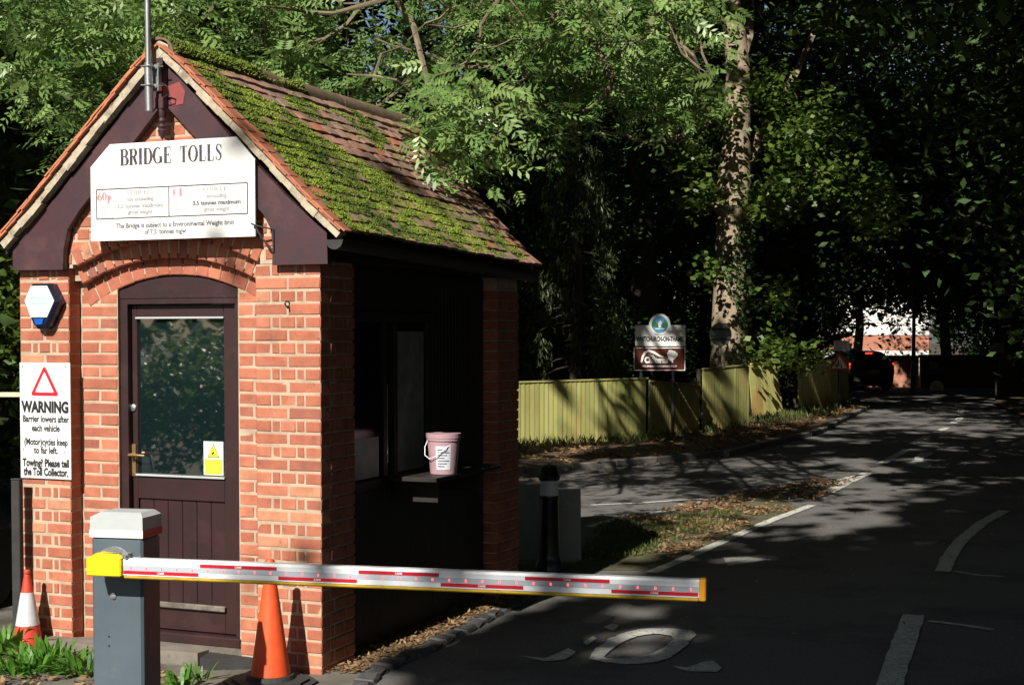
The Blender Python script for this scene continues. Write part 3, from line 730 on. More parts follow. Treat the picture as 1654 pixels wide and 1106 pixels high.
# step and threshold
st=empty('door_step',G(200,1050,0),0,'worn grey concrete step slab in front of the brown hut door','step')
def stp(name,pts,z0,z1,m):
    b=MB(); b.slab([(p[0]-st.location.x,p[1]-st.location.y) for p in pts],z0,z1); return b.build(name,m,st)
p1=xy(76,1034,.1); p2=xy(319,1054,.1); p3=xy(378,1028,.1); Lw=lambda x,y: tuple(L2W(x,y,0)[:2])
stp('slab',[p1,p2,Lw(-.78,.02),Lw(-.6,.12),Lw(-1.6,.12),Lw(-1.77,-.005),Lw(-2.0,-.005)],-.02,.10,'step')
q1=xy(321,1060,.09); q2=xy(409,1033,.09)
stp('edge_block',[(q1[0]+.012,q1[1]-.02),(q1[0]+.07,q1[1]-.05),Lw(-.44,-.02),Lw(-.56,-.006),Lw(-.775,.012)],-.02,.088,'rubber')

# ------------------------------------------------------------------ signs and fittings on the hut
def hthing(name,x,y,z,label,cat,group=None):
    e=empty(name,L2W(x,y,z),-TH,label,cat,group); e['_o']=0; del e['_o']; return e,(x,y,z)
def mk(b,name,m,e,off,smooth=False): return b.build(name,m,e,smooth,off)
def tx(name,s,size,x,y,z,m,e,off,width=None,align='CENTER',bold=0.): return text(name,s,size,x-off[0],y-off[1],z-off[2],m,e,width,align,bold)
e,off=hthing('bridge_toll_sign',-.95,-.07,2.54,'large white clipped corner board headed BRIDGE TOLLS in the hut gable','sign')
ys=-.085
pts=[(-1.385,3.115),(-.50,3.115),(-.375,2.98),(-.375,2.54),(-1.528,2.54),(-1.528,2.985)]
mk(MB().prism(pts[::-1],ys,ys+.012),'panel','sign_white',e,off)
pf=MB(); 
for z0,z1 in ((2.60,2.62),(2.95,2.97)): pf.box(-1.45,-.45,ys+.0125,-.056,z0,z1)
mk(pf,'fixing_rail','post_grey',e,off)
yt=ys-.0015
serif_obj('title','BRIDGE',.095,-1.128-off[0],yt-off[1],2.985-off[2],'ink_title',e,.365); serif_obj('title','TOLLS',.095,-.740-off[0],yt-off[1],2.985-off[2],'ink_title',e,.288)
b=MB()
zb0,zb1=2.672,2.848
for z_ in (zb0,zb1): b.box(-1.485,-.425,yt,yt+.001,z_-.003,z_+.003)
for x_ in (-1.485,-.425,-.965): b.box(x_-.003,x_+.003,yt-.0003,yt+.0007,zb0,zb1)
for x_ in (-1.372,-.845): b.box(x_-.001,x_+.001,yt-.0003,yt+.0007,zb0,zb1)
mk(b,'table_border','ink',e,off)
serif_obj('price','60p',.048,-1.43-off[0],yt-off[1],2.782-off[2],'print_red_faded',e,.095)
serif_obj('price','\u00a34',.050,-.905-off[0],yt-off[1],2.786-off[2],'print_red_faded',e,.07)
for xx in (-1.43,-.905):
    tx('lettering','Each',.028,xx,yt,2.735,'ink_faded',e,off); tx('lettering','way',.028,xx,yt,2.703,'ink_faded',e,off)
for xx,l2 in ((-1.17,'not exceeding'),(-.635,'exceeding')):
    serif_obj('lettering','VEHICLES',.028,xx-off[0],yt-off[1],2.808-off[2],'ink_faded',e,.19)
    tx('lettering',l2,.034,xx,yt,2.772,'ink_faded',e,off,bold=.0016); tx('lettering','3.5 tonnes maximum',.034,xx,yt,2.732,'ink_faded' if xx<-1 else 'ink_grey',e,off,width=.33,bold=.0016); tx('lettering','gross weight',.034,xx,yt,2.695,'ink_faded',e,off,bold=.0016)
tx('lettering','The Bridge is subject to a Environmental Weight limit',.040,-.93,yt,2.613,'ink_grey',e,off,width=.83,bold=.0012)
tx('lettering','of 7.5. tonnes mgw.',.040,-.99,yt,2.573,'ink_grey',e,off,width=.30,bold=.0012)
e,off=hthing('warning_sign',-1.95,-.012,1.08,'white WARNING notice with red triangle on the left brick pier','sign')
mk(MB().cbox(-2.145,-1.755,-.014,-.004,1.081,1.803,.002),'panel','sign_old',e,off)
yt=-.0155
def tri(b,cx,cz,w_,h_,y,rr=0.012):
    P=[(cx-w_/2,cz),(cx+w_/2,cz),(cx,cz+h_)]; out=[]
    for i in range(3):
        p=np.array(P[i]);a=np.array(P[i-1]);c=np.array(P[(i+1)%3]); u=(a-p)/np.linalg.norm(a-p); v=(c-p)/np.linalg.norm(c-p)
        q0=p+u*rr*1.7; q1=p+v*rr*1.7; out+=[tuple(q0),tuple((q0+q1+p)/3*1.0),tuple(q1)]
    b.add([(x,y,z) for x,z in out],[tuple(range(len(out)))])
b=MB(); tri(b,-1.95,1.598,.222,.192,yt); mk(b,'triangle','print_red',e,off)
b=MB(); tri(b,-1.95,1.620,.145,.128,yt-.0008,.004); mk(b,'triangle_centre','sign_white',e,off)
tx('lettering','WARNING',.094,-1.948,yt,1.497,'ink',e,off,width=.365,bold=.005)
for s_,z_,w_ in (('Barrier lowers after',1.435,.355),('each vehicle',1.378,.215),('(Motor)cycles keep',1.292,.335),('to far left.',1.240,.185)):
    tx('lettering',s_,.058,-1.945,yt,z_,'ink',e,off,width=w_,bold=.0017)
for s_,z_,w_ in (('Towing? Please tell',1.158,.36),('the Toll Collector.',1.102,.345)):
    tx('lettering',s_,.066,-1.947,yt,z_,'ink',e,off,width=w_,bold=.0028)
mk(MB().box(-2.142,-1.758,yt,yt+.0008,1.216,1.2175),'dividing_line','ink_grey',e,off)
for x_,z_ in ((-2.12,1.78),(-1.79,1.78),(-2.12,1.26),(-1.80,1.25),(-2.11,1.10),(-1.78,1.10)): mk(MB().lathe([(.005,0),(.004,.003)],8,Matrix.Translation((x_,yt+.001,z_))@Matrix.Rotation(pi/2,4,'X')),'screw','ink_grey',e,off)
# alarm box
e,off=hthing('alarm_box',-1.915,-.0,2.02,'hexagonal white alarm box with blue strobe on the left pier','alarm')
cx,cz=-1.925,2.165
body=[(cx-.075,2.292),(cx+.068,2.292),(cx+.135,2.18),(cx+.05,2.03),(cx+.03,2.012),(cx-.035,2.012),(cx-.06,2.03),(cx-.14,2.18)]
b=MB(); n=len(body); v=[(x,-.003,z) for x,z in body]+[(x,-.055,z) for x,z in body]+[(cx-.003+(x-cx)*.86,-.075,cz+(z-cz)*.88) for x,z in body]
f=[(i,(i+1)%n,n+(i+1)%n,n+i) for i in range(n)]+[(n+i,n+(i+1)%n,2*n+(i+1)%n,2*n+i) for i in range(n)]+[tuple(range(2*n,3*n))]
b.add(v,[q[::-1] for q in f]); mk(b,'housing','blue_lens',e,off); 
b=MB(); q=[(cx-.068,2.277),(cx+.055,2.277),(cx+.108,2.185),(cx+.052,2.085),(cx-.072,2.085),(cx-.118,2.185)]; b.prism(q[::-1],-.079,-.0755); mk(b,'cover','sign_white',e,off)
b=MB(); q=[(cx-.045,2.076),(cx+.03,2.076),(cx+.018,2.040),(cx-.03,2.040)]; b.prism(q[::-1],-.084,-.0755); mk(b,'strobe','strobe_blue',e,off)
tx('lettering','adt Secure',.034,cx-.01,-.0805,2.195,'print_blue',e,off,width=.12); tx('lettering','Security',.032,cx-.012,-.0805,2.162,'print_blue',e,off,width=.11)
b=MB(); b.box(cx-.09,cx+.07,-.0802,-.0795,2.135,2.1365); mk(b,'print_rule','ink_faded',e,off)
# door sticker
e,off=hthing('camera_sticker',-.84,.17,1.13,'yellow and white camera warning sticker low in the door glass','sticker')
yk=yd+.0185
mk(MB().box(-.925,-.785,yk-.001,yk,1.125,1.33),'label_sheet','sign_white',e,off)
mk(MB().box(-.918,-.792,yk-.002,yk-.0011,1.13,1.222),'text_panel','yellow_print',e,off)
b=MB(); tri(b,-.855,1.232,.088,.085,yk-.002,.003); mk(b,'triangle','ink',e,off); b=MB(); tri(b,-.855,1.236,.076,.072,yk-.0026,.002); mk(b,'triangle_centre','yellow_print',e,off)
b=MB(); b.box(-.012,.012,0,.0005,-.005,.006,Matrix.Translation((-.857,yk-.0032,1.258))@Matrix.Rotation(-.6,4,'Y')); mk(b,'camera_symbol','ink',e,off)
tx('lettering','WARNING',.024,-.855,yk-.0026,1.203,'ink_grey',e,off,width=.10)
for i,s_ in enumerate(('24 hour video','recording is in','operation','on these premises')): tx('lettering',s_,.016,-.855,yk-.0026,1.187-i*.0155,'ink_grey',e,off)
# mast
e,off=hthing('antenna_mast',-1.06,-.14,3.2,'galvanised steel aerial pole clamped to the gable apex','pole')
xm=F(240,120,-.16)[0]
mk(MB().tube([(xm-.015,-.16,5.2),(xm-.004,-.16,4.2),(xm,-.16,3.36)],[.017,.018,.018],14),'pole','steel',e,off,True)
mk(MB().tube([(xm+.002,-.165,3.56),(xm+.008,-.165,3.28)],[.024,.024],14),'sleeve','steel',e,off,True)
b=MB(); b.cbox(-1.05,-.985,-.128,-.115,3.40,3.56,.003); b.cbox(-.995,-.985,-.15,-.115,3.40,3.56,.002); mk(b,'bracket_plate','steel',e,off)
for z_ in (3.54,3.43):
    b=MB(); b.cbox(xm-.034,-1.0,-.145,-.133,z_-.012,z_+.012,.002); b.tube([(xm-.03,-.135,z_),(xm-.03,-.19,z_),(xm+.03,-.19,z_),(xm+.03,-.135,z_)],.005,6); b.tube([(xm-.03,-.14,z_),(-.96,-.14,z_)],.004,6); mk(b,'clamp','steel',e,off)
mk(MB().tube([(-1.0,-.13,3.43),(-.96,-.15,3.44),(-.93,-.14,3.42),(-.935,-.12,3.38),(-1.0,-.10,3.36),(-1.05,-.12,3.28)],.004,6),'cable','rubber',e,off)
e,off=hthing('hanging_bracket',-.33,-.06,2.46,'black wrought iron bracket on the right bargeboard beside the toll board','bracket')
b=MB(); b.tube([(-.385,-.11,2.612),(-.36,-.11,2.60),(-.27,-.062,2.578),(-.27,-.062,2.45)],.006,6); b.tube([(-.365,-.108,2.60),(-.33,-.09,2.53),(-.275,-.064,2.46)],.006,6); mk(b,'arm','rubber',e,off)
e,off=hthing('wall_hook',-.2,0,2.15,'small rusty iron hook in the right hand brick pier','hook')
b=MB(); b.tube([(-.205,.0,2.165),(-.205,-.03,2.168),(-.205,-.045,2.155),(-.2,-.04,2.138)],.005,6); mk(b,'shank','rubber',e,off); b=MB(); b.tube([(-.2,-.035,2.14),(-.2,-.02,2.128),(-.203,-.01,2.142)],.005,6); mk(b,'tip','rubber',e,off)
# bucket on the counter shelf
bl=L2W(.17,1.30,1.077); e=empty('collection_bucket',bl,-TH,'pink charity bucket with white label on the hut counter shelf','bucket')
b=MB(); b.lathe([(.085,0),(.087,.01),(.103,.20),(.103,.215),(.110,.216),(.110,.245),(.104,.245)],28); b.build('pail','bucket',e,True)
b=MB(); b.lathe([(.113,.232),(.114,.262),(.06,.266)],28); b.build('lid','bucket',e,True)
b=MB(); n=8; v=[];f=[]
for j,(z_,rr) in enumerate(((.03,.0905),(.185,.1035))):
    for i in range(n+1): a=radians(-95+58*i/n); v.append((rr*cos(a),rr*sin(a),z_))
f=[(i,i+1,n+2+i,n+1+i) for i in range(n)]; b.add(v,f); b.build('paper_label','bucket_label',e)
b=MB(); v=[];f=[]
for k in range(7):
    z_=.05+.018*k; rr=.092+.0135*(z_-.03)/.155+.0009
    m0=len(v)
    for i in range(5): a=radians(-88+44*i/4*(.6+.4*((k*7)%3)/2)); v+= [(rr*cos(a),rr*sin(a),z_),(rr*cos(a),rr*sin(a),z_+.006)]
    f+=[(m0+2*i,m0+2*i+2,m0+2*i+3,m0+2*i+1) for i in range(4)]
b.add(v,f); b.build('label_print','ink_grey',e)
b=MB(); b.tube([(-.108,0,.225),(-.12,-.03,.17),(-.10,-.07,.12),(-.05,-.105,.10),(.0,-.118,.12),(.06,-.1,.17),(.108,0,.225)],.003,6); b.build('handle','white_paint',e)

# ------------------------------------------------------------------ barrier
aL=D(150,912,6.97); aR=D(1141,950,6.36); arm_rz=math.atan2(aR[1]-aL[1],aR[0]-aL[0])
cabp=D(205,1000,7.16); bar=empty('road_barrier',(cabp[0],cabp[1],0),arm_rz,'lowered white and red boom barrier with yellow clamp and dark grey cabinet','barrier')
b=MB(); b.cbox(-.135,.135,-.10,.10,0,.985,.012); cb=b.build('cabinet','cabinet',bar,True)
b=MB(); v=[(-.14,-.105,.985),(.14,-.105,.985),(.14,.105,.985),(-.14,.105,.985),(-.138,-.103,1.085),(.138,-.103,1.085),(.138,.103,1.085),(-.138,.103,1.085),(-.10,-.06,1.106),(.11,-.06,1.106),(.11,.09,1.106),(-.10,.09,1.106)]
b.add(v,[(0,3,2,1),(0,1,5,4),(1,2,6,5),(2,3,7,6),(3,0,4,7),(4,5,9,8),(5,6,10,9),(6,7,11,10),(7,4,8,11),(8,9,10,11)]); b.build('lid','lid_grey',bar)
MB().cbox(-.1415,.1415,-.1065,-.1055,.987,1.022,.0003).build('lid_stripe','white_paint',bar)
MB().cbox(.1405,.1425,-.1065,.1065,.987,1.022,.0003).build('lid_stripe','print_red',bar,label='red stripe on the right side of the cabinet lid')
b=MB(); b.lathe([(.018,0),(.016,.006),(.008,.008)],14,Matrix.Translation((-.02,-.1005,.70))@Matrix.Rotation(pi/2,4,'X')); b.build('key_lock','steel',cb,True)
for z_ in (.50,.455): MB().lathe([(.006,0),(.005,.003)],8,Matrix.Translation((-.045,-.1003,z_))@Matrix.Rotation(pi/2,4,'X')).build('rivet','rubber',cb)
MB().box(.1352,.1358,-.02,-.017,.40,.53).build('panel_seam','lid_grey',cb)
armL=math.hypot(aR[0]-aL[0],aR[1]-aL[1]); ox=(aL[0]-cabp[0])*cos(arm_rz)+(aL[1]-cabp[1])*sin(arm_rz); oy=-(aL[0]-cabp[0])*sin(arm_rz)+(aL[1]-cabp[1])*cos(arm_rz)
za=aL[2]; zb_=aR[2]; sag=(zb_-za)/armL
arm=link('arm',None,bar); arm.location=(ox,oy,za); arm.rotation_euler=(0,-math.atan(sag),0)
sec=[(-.027,-.038),(-.027,.03),(-.020,.042),(.020,.042),(.027,.03),(.027,-.038)]  # y,z
def extr(b,sec,x0,x1):
    n=len(sec); v=[(x0,y,z) for y,z in sec]+[(x1,y,z) for y,z in sec]; b.add(v,[tuple(range(n)),tuple(range(2*n-1,n-1,-1))]+[(i,n+i,n+(i+1)%n,(i+1)%n) for i in range(n)])
arm_me=MB(); extr(arm_me,sec,.17,armL-.03)
arm_o=arm_me.build('boom','arm_white',arm)
# arm is an Empty: make the boom itself the part that carries the pieces
bpy.data.objects.remove(arm); arm=arm_o; arm.name='arm'; arm.parent=bar; arm.location=(ox,oy,za); arm.rotation_euler=(0,-math.atan(sag),0)
MB().box(.17,armL-.03,-.0285,-.0272,-.013,.010).build('led_channel','arm_grey',arm)
MB().cbox(.17,armL-.03,-.026,.026,-.056,-.0385,.006).build('rubber_edge','yellow_dull',arm)
xs=[.17+(armL-.20)*k/7 for k in range(8)]
for k in range(7):
    up_=k%2==1; z0=.012 if up_ else -.031
    o=MB().box(xs[k]+.004,xs[k+1]-.004,-.0292,-.0287,z0,z0+.016).build('red_strip','arm_red',arm)
    text('logo','CAME',.013,(xs[k]+xs[k+1])/2,-.0296,z0+.0035,'white_paint',arm,bold=.0004)
    for j in range(5):
        MB().box(-.003,.003,-.0308,-.0288,-.005,.005).build('led','led',arm).location=(xs[k]+.02+(xs[k+1]-xs[k])*(j+.3)/5,0,-.002)
MB().cbox(armL-.03,armL,-.030,.030,-.054,.044,.005).build('end_cap','orange_cap',arm)
# yellow clamp
b=MB(); b.cbox(-.01,.169,-.05,.045,-.045,.040,.006); v=[(.0,-.048,.0405),(.169,-.048,.0405),(.169,.045,.0405),(.0,.045,.0405),(.03,-.02,.062),(.145,-.02,.058),(.145,.04,.058),(.03,.04,.062)]
b.add(v,[(0,1,5,4),(1,2,6,5),(2,3,7,6),(3,0,4,7),(4,5,6,7)]); b.build('clamp','yellow_plastic',bar).matrix_local=arm.matrix_local.copy() if False else Matrix.Translation((ox,oy,za))@Matrix.Rotation(-math.atan(sag),4,'Y')
cl=[o for o in bar.children if o.name.startswith('clamp')][0]
for xx,yy_ in ((.045,-.03),(.062,-.034),(.11,-.03),(.125,-.035),(.14,-.028)): MB().lathe([(.006,.055),(.005,.064)],8,Matrix.Translation((xx,yy_+.02,0))).build('bolt','steel',cl)
b=MB(); P=[]; 
for i in range(9): a=i/8; P.append((.055+.14*a,.075+.028*math.sin(a*pi*.85)-.028*a*a))
q=P+[(x,z-.018*math.sin(pi*(i+.4)/9.5)-.004) for i,(x,z) in list(enumerate(P))[::-1]]
b.prism(q[::-1],-.02,-.008); b.build('release_lever','steel',cl)
b=MB(); b.cbox(.165,.20,-.03,.02,.040,.066,.004); b.lathe([(.009,0),(.009,.012)],10,Matrix.Translation((.185,-.03,.055))@Matrix.Rotation(pi/2,4,'X')); b.tube([(.245,.0,.04),(.245,.0,.065)],.003,6); b.build('lock_block','steel',cl)
MB().box(-.14,-.135,-.12,-.10,.82,.87).build('hinge_tab','steel',bar)

# ------------------------------------------------------------------ cones
def cone(name,loc,rz,h,label,mats,sleeve,rb,base):
    e=empty(name,loc,rz,label,'cone'); k=h
    pr=[(rb,.03*k),(rb*.97,.05*k)]
    def rad(z): return rb*.93+( .028*k/.75*1.0-rb*.93)*((z-.05*k)/(.93*k-.05*k))
    b=MB(); c=base; oc=[(c,c*.55),(c*.55,c),(-c*.55,c),(-c,c*.55),(-c,-c*.55),(-c*.55,-c),(c*.55,-c),(c,-c*.55)]
    b.slab(oc,0,.035*k/.75); b.slab([(x*.82,y*.82) for x,y in oc],.0352*k/.75,.05*k/.75); b.lathe([(rb*1.1,.05*k/.75),(rb*1.04,.075*k/.75)],26); b.build('base','rubber',e)
    zs=[.07*k/.75,.08*k/.75]; P=[(rad(z),z) for z in np.linspace(.076*k/.75,.93*k,12)]+[(rad(.93*k)*1.0,.935*k),(rad(.93*k)*.8,.945*k),(rad(.93*k)*1.02,.955*k),(rad(.93*k)*1.02,.985*k),(rad(.93*k)*.8,k)]
    b=MB(); b.lathe(P,30); b.build('cone_body',mats,e,True)
    if sleeve:
        b=MB(); b.lathe([(rad(z)+.0025,z) for z in np.linspace(sleeve[0]*k,sleeve[1]*k,5)],30,cap=False); b.build('sleeve','cone_white',e,True)
    return e
pc=D(437,1087,8.12); cone('traffic_cone',(pc[0],pc[1],.0),.5,.72,'tall plain orange traffic cone at the right brick pier under the boom','cone_orange',None,.125,.235)
pc=D(45,1040,8.93); cone('traffic_cone',(pc[0],pc[1],.0),.2,.53,'small red traffic cone with white sleeve beside the left pier','cone_red',(.36,.74),.105,.15)
pp=D(30,1000,9.02); e=empty('marker_post',(pp[0],pp[1],0),-TH,'slim dark grey post standing left of the hut pier','post')
b=MB(); b.cbox(-.032,.032,-.02,.02,0,1.075,.004); b.build('shaft','rubber',e); MB().cbox(-.034,.034,-.022,.022,1.076,1.085,.003).build('cap','rubber',e)

# ------------------------------------------------------------------ bollard, boards
pb=G(887,922); e=empty('bollard',(pb[0]+.0,pb[1],0),0,'black round topped bollard with white band right of the hut','bollard')
b=MB(); b.lathe([(.115,0),(.115,.06),(.098,.09),(.092,.14),(.080,.60),(.084,.615),(.088,.625),(.084,.64)],24); b.build('shaft','bollard',e,True)
b=MB(); b.lathe([(.078,.641),(.076,.765)],24,cap=False); b.build('reflective_band','sign_old',e,True)
b=MB(); b.lathe([(.084,.766),(.092,.78),(.092,.80),(.078,.815),(.072,.85),(.05,.885),(.018,.90)],24); b.build('domed_cap','bollard',e,True)
for k,(x0,x1,dz,dy) in enumerate(((840,897,.0,.25),(888,939,-.02,.1))):
    A=D(x0-22*(k==0),800,12.55+dy); Bp=D(x1,800,12.55+dy); L_=Bp[0]-A[0]
    e=empty('leaning_board',(A[0]+L_/2,12.55+dy,0),(-.12,.1)[k],('grey board standing behind the bollard, left sheet against the hut corner','grey weathered board standing behind the bollard, right hand sheet')[k],'board')
    b=MB(); b.cbox(-L_/2,L_/2,-.012,.012,0,.66+dz,.004); o=b.build('sheet','board',e); o.rotation_euler=(-.06,0,0); b=MB(); b.box(-L_/2+.05,-L_/2+.1,.013,.05,0,.5); b.build('batten','board',e).rotation_euler=(-.06,0,0)
# ------------------------------------------------------------------ fence along the verge
def fence_run(pA, pB, Htop, label, group, bw=.105, lean=0., z0=.05, jitter=.010, batt=True):
    A=Vector((*pA,0)); B_=Vector((*pB,0)); Lf=(B_-A).length; rz=math.atan2(B_.y-A.y,B_.x-A.x)
    e=empty('board_fence',(A.x,A.y,z0),rz,label,'fence',group); n=int(Lf/bw); vs_=[]
    for k in range(4):
        b=MB(); hh=1.0; v=[(0,0,0),(bw-.008,-.010,0),(bw-.008,.006,0),(0,.012,0),(0,0,hh),(bw-.008,-.010,hh),(bw-.008,.006,hh),(0,.012,hh)]
        b.add(v,[(0,3,2,1),(4,5,6,7),(0,1,5,4),(1,2,6,5),(2,3,7,6),(3,0,4,7)]); vs_.append(b.mesh('fence_board','fence'))
    for i in range(n):
        t=(i+.5)/n; h=np.interp(t,[0,1],Htop)+R.uniform(-jitter,jitter)
        o=link('fence_board',vs_[i%4],e,(i*bw,R.uniform(-.003,.003),0),(0,R.uniform(-.004,.004),0)); o.scale=(1,1,h)
    for zf in (.15,.55,.9): MB().cbox(0,Lf,.014,.05,Htop[0]*zf,Htop[0]*zf+.06,.004).build('rail','bark_dark',e)
    if batt:
        b=MB(); h0,h1=Htop; b.add([(0,-.022,h0+.008),(Lf,-.022,h1+.008),(Lf,.03,h1+.008),(0,.03,h0+.008),(0,-.022,h0+.035),(Lf,-.022,h1+.035),(Lf,.03,h1+.035),(0,.03,h0+.035)],[(0,3,2,1),(4,5,6,7),(0,1,5,4),(1,2,6,5),(2,3,7,6),(3,0,4,7)])
        b.build('capping_rail','fence',e)
    for k in range(max(2,int(Lf/2.4)+1)):
        x=min(Lf-.05,k*2.4); MB().cbox(x-.04,x+.04,.052,.13,-.1,Htop[0]+.02,.006).build('post','bark_dark',e)
    e.rotation_euler=(lean,0,rz); return e
def px_h(px,pyt,Y): return float(D(px,pyt,Y)[2])
f0=G(560,745); f1=G(1046,716); f2=G(1130,704)
h0=px_h(840,622,G(840,729)[1])-.04; h1=px_h(1040,613.5,G(1040,716.5)[1])-.04
fence_run((f0[0],f0[1]),(f1[0],f1[1]),(h0,h1),'long yellow green vertical board fence behind the village sign','board fences along the verge')
fence_run((f1[0]+.03,f1[1]+.02),(f2[0],f2[1]),(h1-.05,.95),'short sagging run of board fence just right of the village sign','board fences along the verge')
g0=G(1135,701); g1=G(1210,694)
fence_run((g0[0],g0[1]),(g1[0],g1[1]),(px_h(1150,601,29.6),px_h(1205,594,31)),'green board fence in shade behind the round sign post','board fences along the verge')
g2=G(1216,678); g3=G(1281,673)
lf=fence_run((g2[0],g2[1]),(g3[0],g3[1]),(px_h(1218,592,34.6),px_h(1245,590,35.6)),'leaning sunlit moss green fence panel at the ivy clad tree','board fences along the verge',bw=.15,lean=-.05)
for o in lf.children:
    if o.name.startswith('fence_board'): o.rotation_euler=(0,-.26+.20*(1-o.location.x/1.6)*.9,0); o.location.x-=.34*(1)*(o.location.x/1.5)+.0
g4=G(1290,672); g5=G(1372,655)
fence_run((g4[0],g4[1]),(g5[0],g5[1]),(px_h(1300,592,37),px_h(1370,580,41.5)),'dark far run of board fence ending at the triangular road sign','board fences along the verge',lean=-.03)

# ------------------------------------------------------------------ road signs
Ys=27.1; c=D(1066,560,Ys); e=empty('village_sign',(c[0],Ys,.08),0,'village name sign on two grey posts with round emblem and brown plate below','sign')
Z=lambda py: float(D(1066,py,Ys)[2])-.08
X=lambda px: float(D(px,560,Ys)[0])-c[0]
for px_ in (1036,1088): MB().tube([(X(px_),.03,-.1),(X(px_),.03,Z(530))],.032,12).build('post','post_grey',e,True)
MB().cbox(X(1026),X(1107),-.012,0,Z(559),Z(525),.003).build('name_plate','sign_white',e)
b=MB(); b.lathe([(.20,0),(.20,.014)],32,Matrix.Translation((X(1065.5),.001,Z(524)))@Matrix.Rotation(pi/2,4,'X')); em=b.build('emblem','sign_white',e)
def disc(cx,cz,r,y,m,name,a0=0,a1=2*pi,n=32,par=None):
    b=MB(); v=[(cx+r*cos(a0+(a1-a0)*i/n),y,cz+r*sin(a0+(a1-a0)*i/n)) for i in range(n if a1-a0>6.2 else n+1)]; b.add(v,[tuple(range(len(v)))]); return b.build(name,m,par or e)
mat('emblem_blue',(.08,.28,.5)); mat('emblem_green',(.03,.16,.07))
ex_,ez=X(1065.5),Z(524)
disc(ex_,ez,.155,-.0150,'emblem_blue','emblem_field',par=em)
b=MB(); b.add([(ex_-.145,-.016,ez-.05),(ex_-.02,-.016,ez-.06),(ex_-.05,-.016,ez+.02),(ex_-.11,-.016,ez+.1),(ex_-.15,-.016,ez+.02)],[(0,1,2,3,4)]); b.add([(ex_+.145,-.016,ez-.05),(ex_+.03,-.016,ez-.06),(ex_+.05,-.016,ez+.02),(ex_+.1,-.016,ez+.09),(ex_+.15,-.016,ez+.02)],[(0,4,3,2,1)]); b.build('emblem_trees','emblem_green',em)
b=MB(); b.add([(ex_-.02,-.0165,ez-.06),(ex_+.02,-.0165,ez-.06),(ex_+.02,-.0165,ez+.0),(ex_+.045,-.0165,ez+.04),(ex_+.01,-.0165,ez+.08),(ex_-.03,-.0165,ez+.03)],[(0,1,2,3,4,5)]); b.add([(ex_-.09,-.0165,ez-.085),(ex_+.09,-.0165,ez-.085),(ex_+.08,-.0165,ez-.07),(ex_-.08,-.0165,ez-.07)],[(0,1,2,3)]); b.build('emblem_bird','sign_white',em)
text('lettering','WHITCHURCH-ON-THAMES',.12,X(1066.5),-.0135,Z(551),'ink',e,width=.90,bold=.006)
text('lettering','Welcome to',.045,X(1066.5),-.0135,Z(541.5),'ink_grey',e); text('lettering','Please drive carefully',.035,X(1066.5),-.0135,Z(557),'ink_faded',e)
MB().cbox(X(1023.5),X(1107),-.010,.002,Z(598.5),Z(561),.004).build('plate_border','sign_white',e)
MB().box(X(1025),X(1105.5),-.0118,-.0102,Z(597),Z(562.5)).build('brown_plate','brown_sign',e)
b=MB(); P=[(X(1036),Z(585)),(X(1038),Z(576)),(X(1042),Z(569)),(X(1048),Z(566.5)),(X(1056),Z(569)),(X(1066),Z(575)),(X(1077),Z(577.5))]
strip(b,P,[.03,.04,.045,.05,.045,.03,.008],lambda p:(p[0],-.0135,p[1])); b.build('hill_logo','sign_white',e)
b=MB(); cx_,cz_=X(1085.5),Z(573.5); v=[]
for i in range(18): a=2*pi*i/18; rr=.095*(1+.12*sin(3*a+1)+.06*sin(7*a)); v.append((cx_+rr*cos(a),-.0135,cz_+rr*sin(a)*1.05))
b.add(v,[tuple(range(18))]); b.add([(cx_-.01,-.0137,cz_-.14),(cx_+.02,-.0137,cz_-.14),(cx_+.012,-.0137,cz_-.08),(cx_-.005,-.0137,cz_-.08)],[(0,1,2,3)]); b.build('tree_logo','sign_white',e)
text('lettering','The',.07,X(1051),-.0135,Z(576),'sign_white',e,bold=.002); text('lettering','Chilterns',.15,X(1060),-.0135,Z(585.5),'sign_white',e,width=.44,bold=.010)
text('lettering','AREA OF OUTSTANDING NATURAL BEAUTY',.042,X(1065),-.0135,Z(592.5),'sign_white',e,width=.66,bold=.003)
# round sign seen from the back
c=D(1163,540,31.2); e=empty('round_sign',(c[0],31.2,.08),.15,'round traffic sign seen from behind on a mossy green post','sign')
MB().tube([(0,.03,-.1),(0.01,.03,c[2]+.12)],.036,12).build('post','post_green',e,True)
b=MB(); b.lathe([(.245,0),(.25,.004),(.25,.012)],30,Matrix.Translation((0,-.02,c[2]-.08))@Matrix.Rotation(pi/2,4,'X')); b.build('disc','plate_back',e)
for dz in (-.12,.1): MB().cbox(-.2,.2,-.045,-.033,c[2]-.08+dz,c[2]-.045+dz,.003).build('fixing_channel','post_grey',e)
# triangular warning sign
Yt=39.7; c=D(1356,590,Yt); e=empty('triangle_sign',(c[0],Yt,.08),-.1,'red and white triangular road narrows sign with small white plate above','sign')
Z=lambda py: float(D(1356,py,Yt)[2])-.08
MB().tube([(0,.03,-.1),(0,.03,Z(553))],.04,12).build('post','post_grey',e,True)
b=MB(); b.prism([(-.29,Z(597)),(.29,Z(597)),(0,Z(568))],-.012,0); b.build('red_triangle','print_red',e)
b=MB(); b.prism([(-.20,Z(594.5)),(.20,Z(594.5)),(0,Z(575))],-.0145,-.0125); b.build('white_centre','sign_white',e)
b=MB(); b.add([(-.09,-.016,Z(593.5)),(-.04,-.016,Z(593.5)),(-.015,-.016,Z(583)),(-.03,-.016,Z(580))],[(0,1,2,3)]); b.add([(.03,-.016,Z(593.5)),(.075,-.016,Z(593.5)),(.04,-.016,Z(587)),(.02,-.016,Z(580))],[(0,1,2,3)]); b.build('symbol','ink',e)
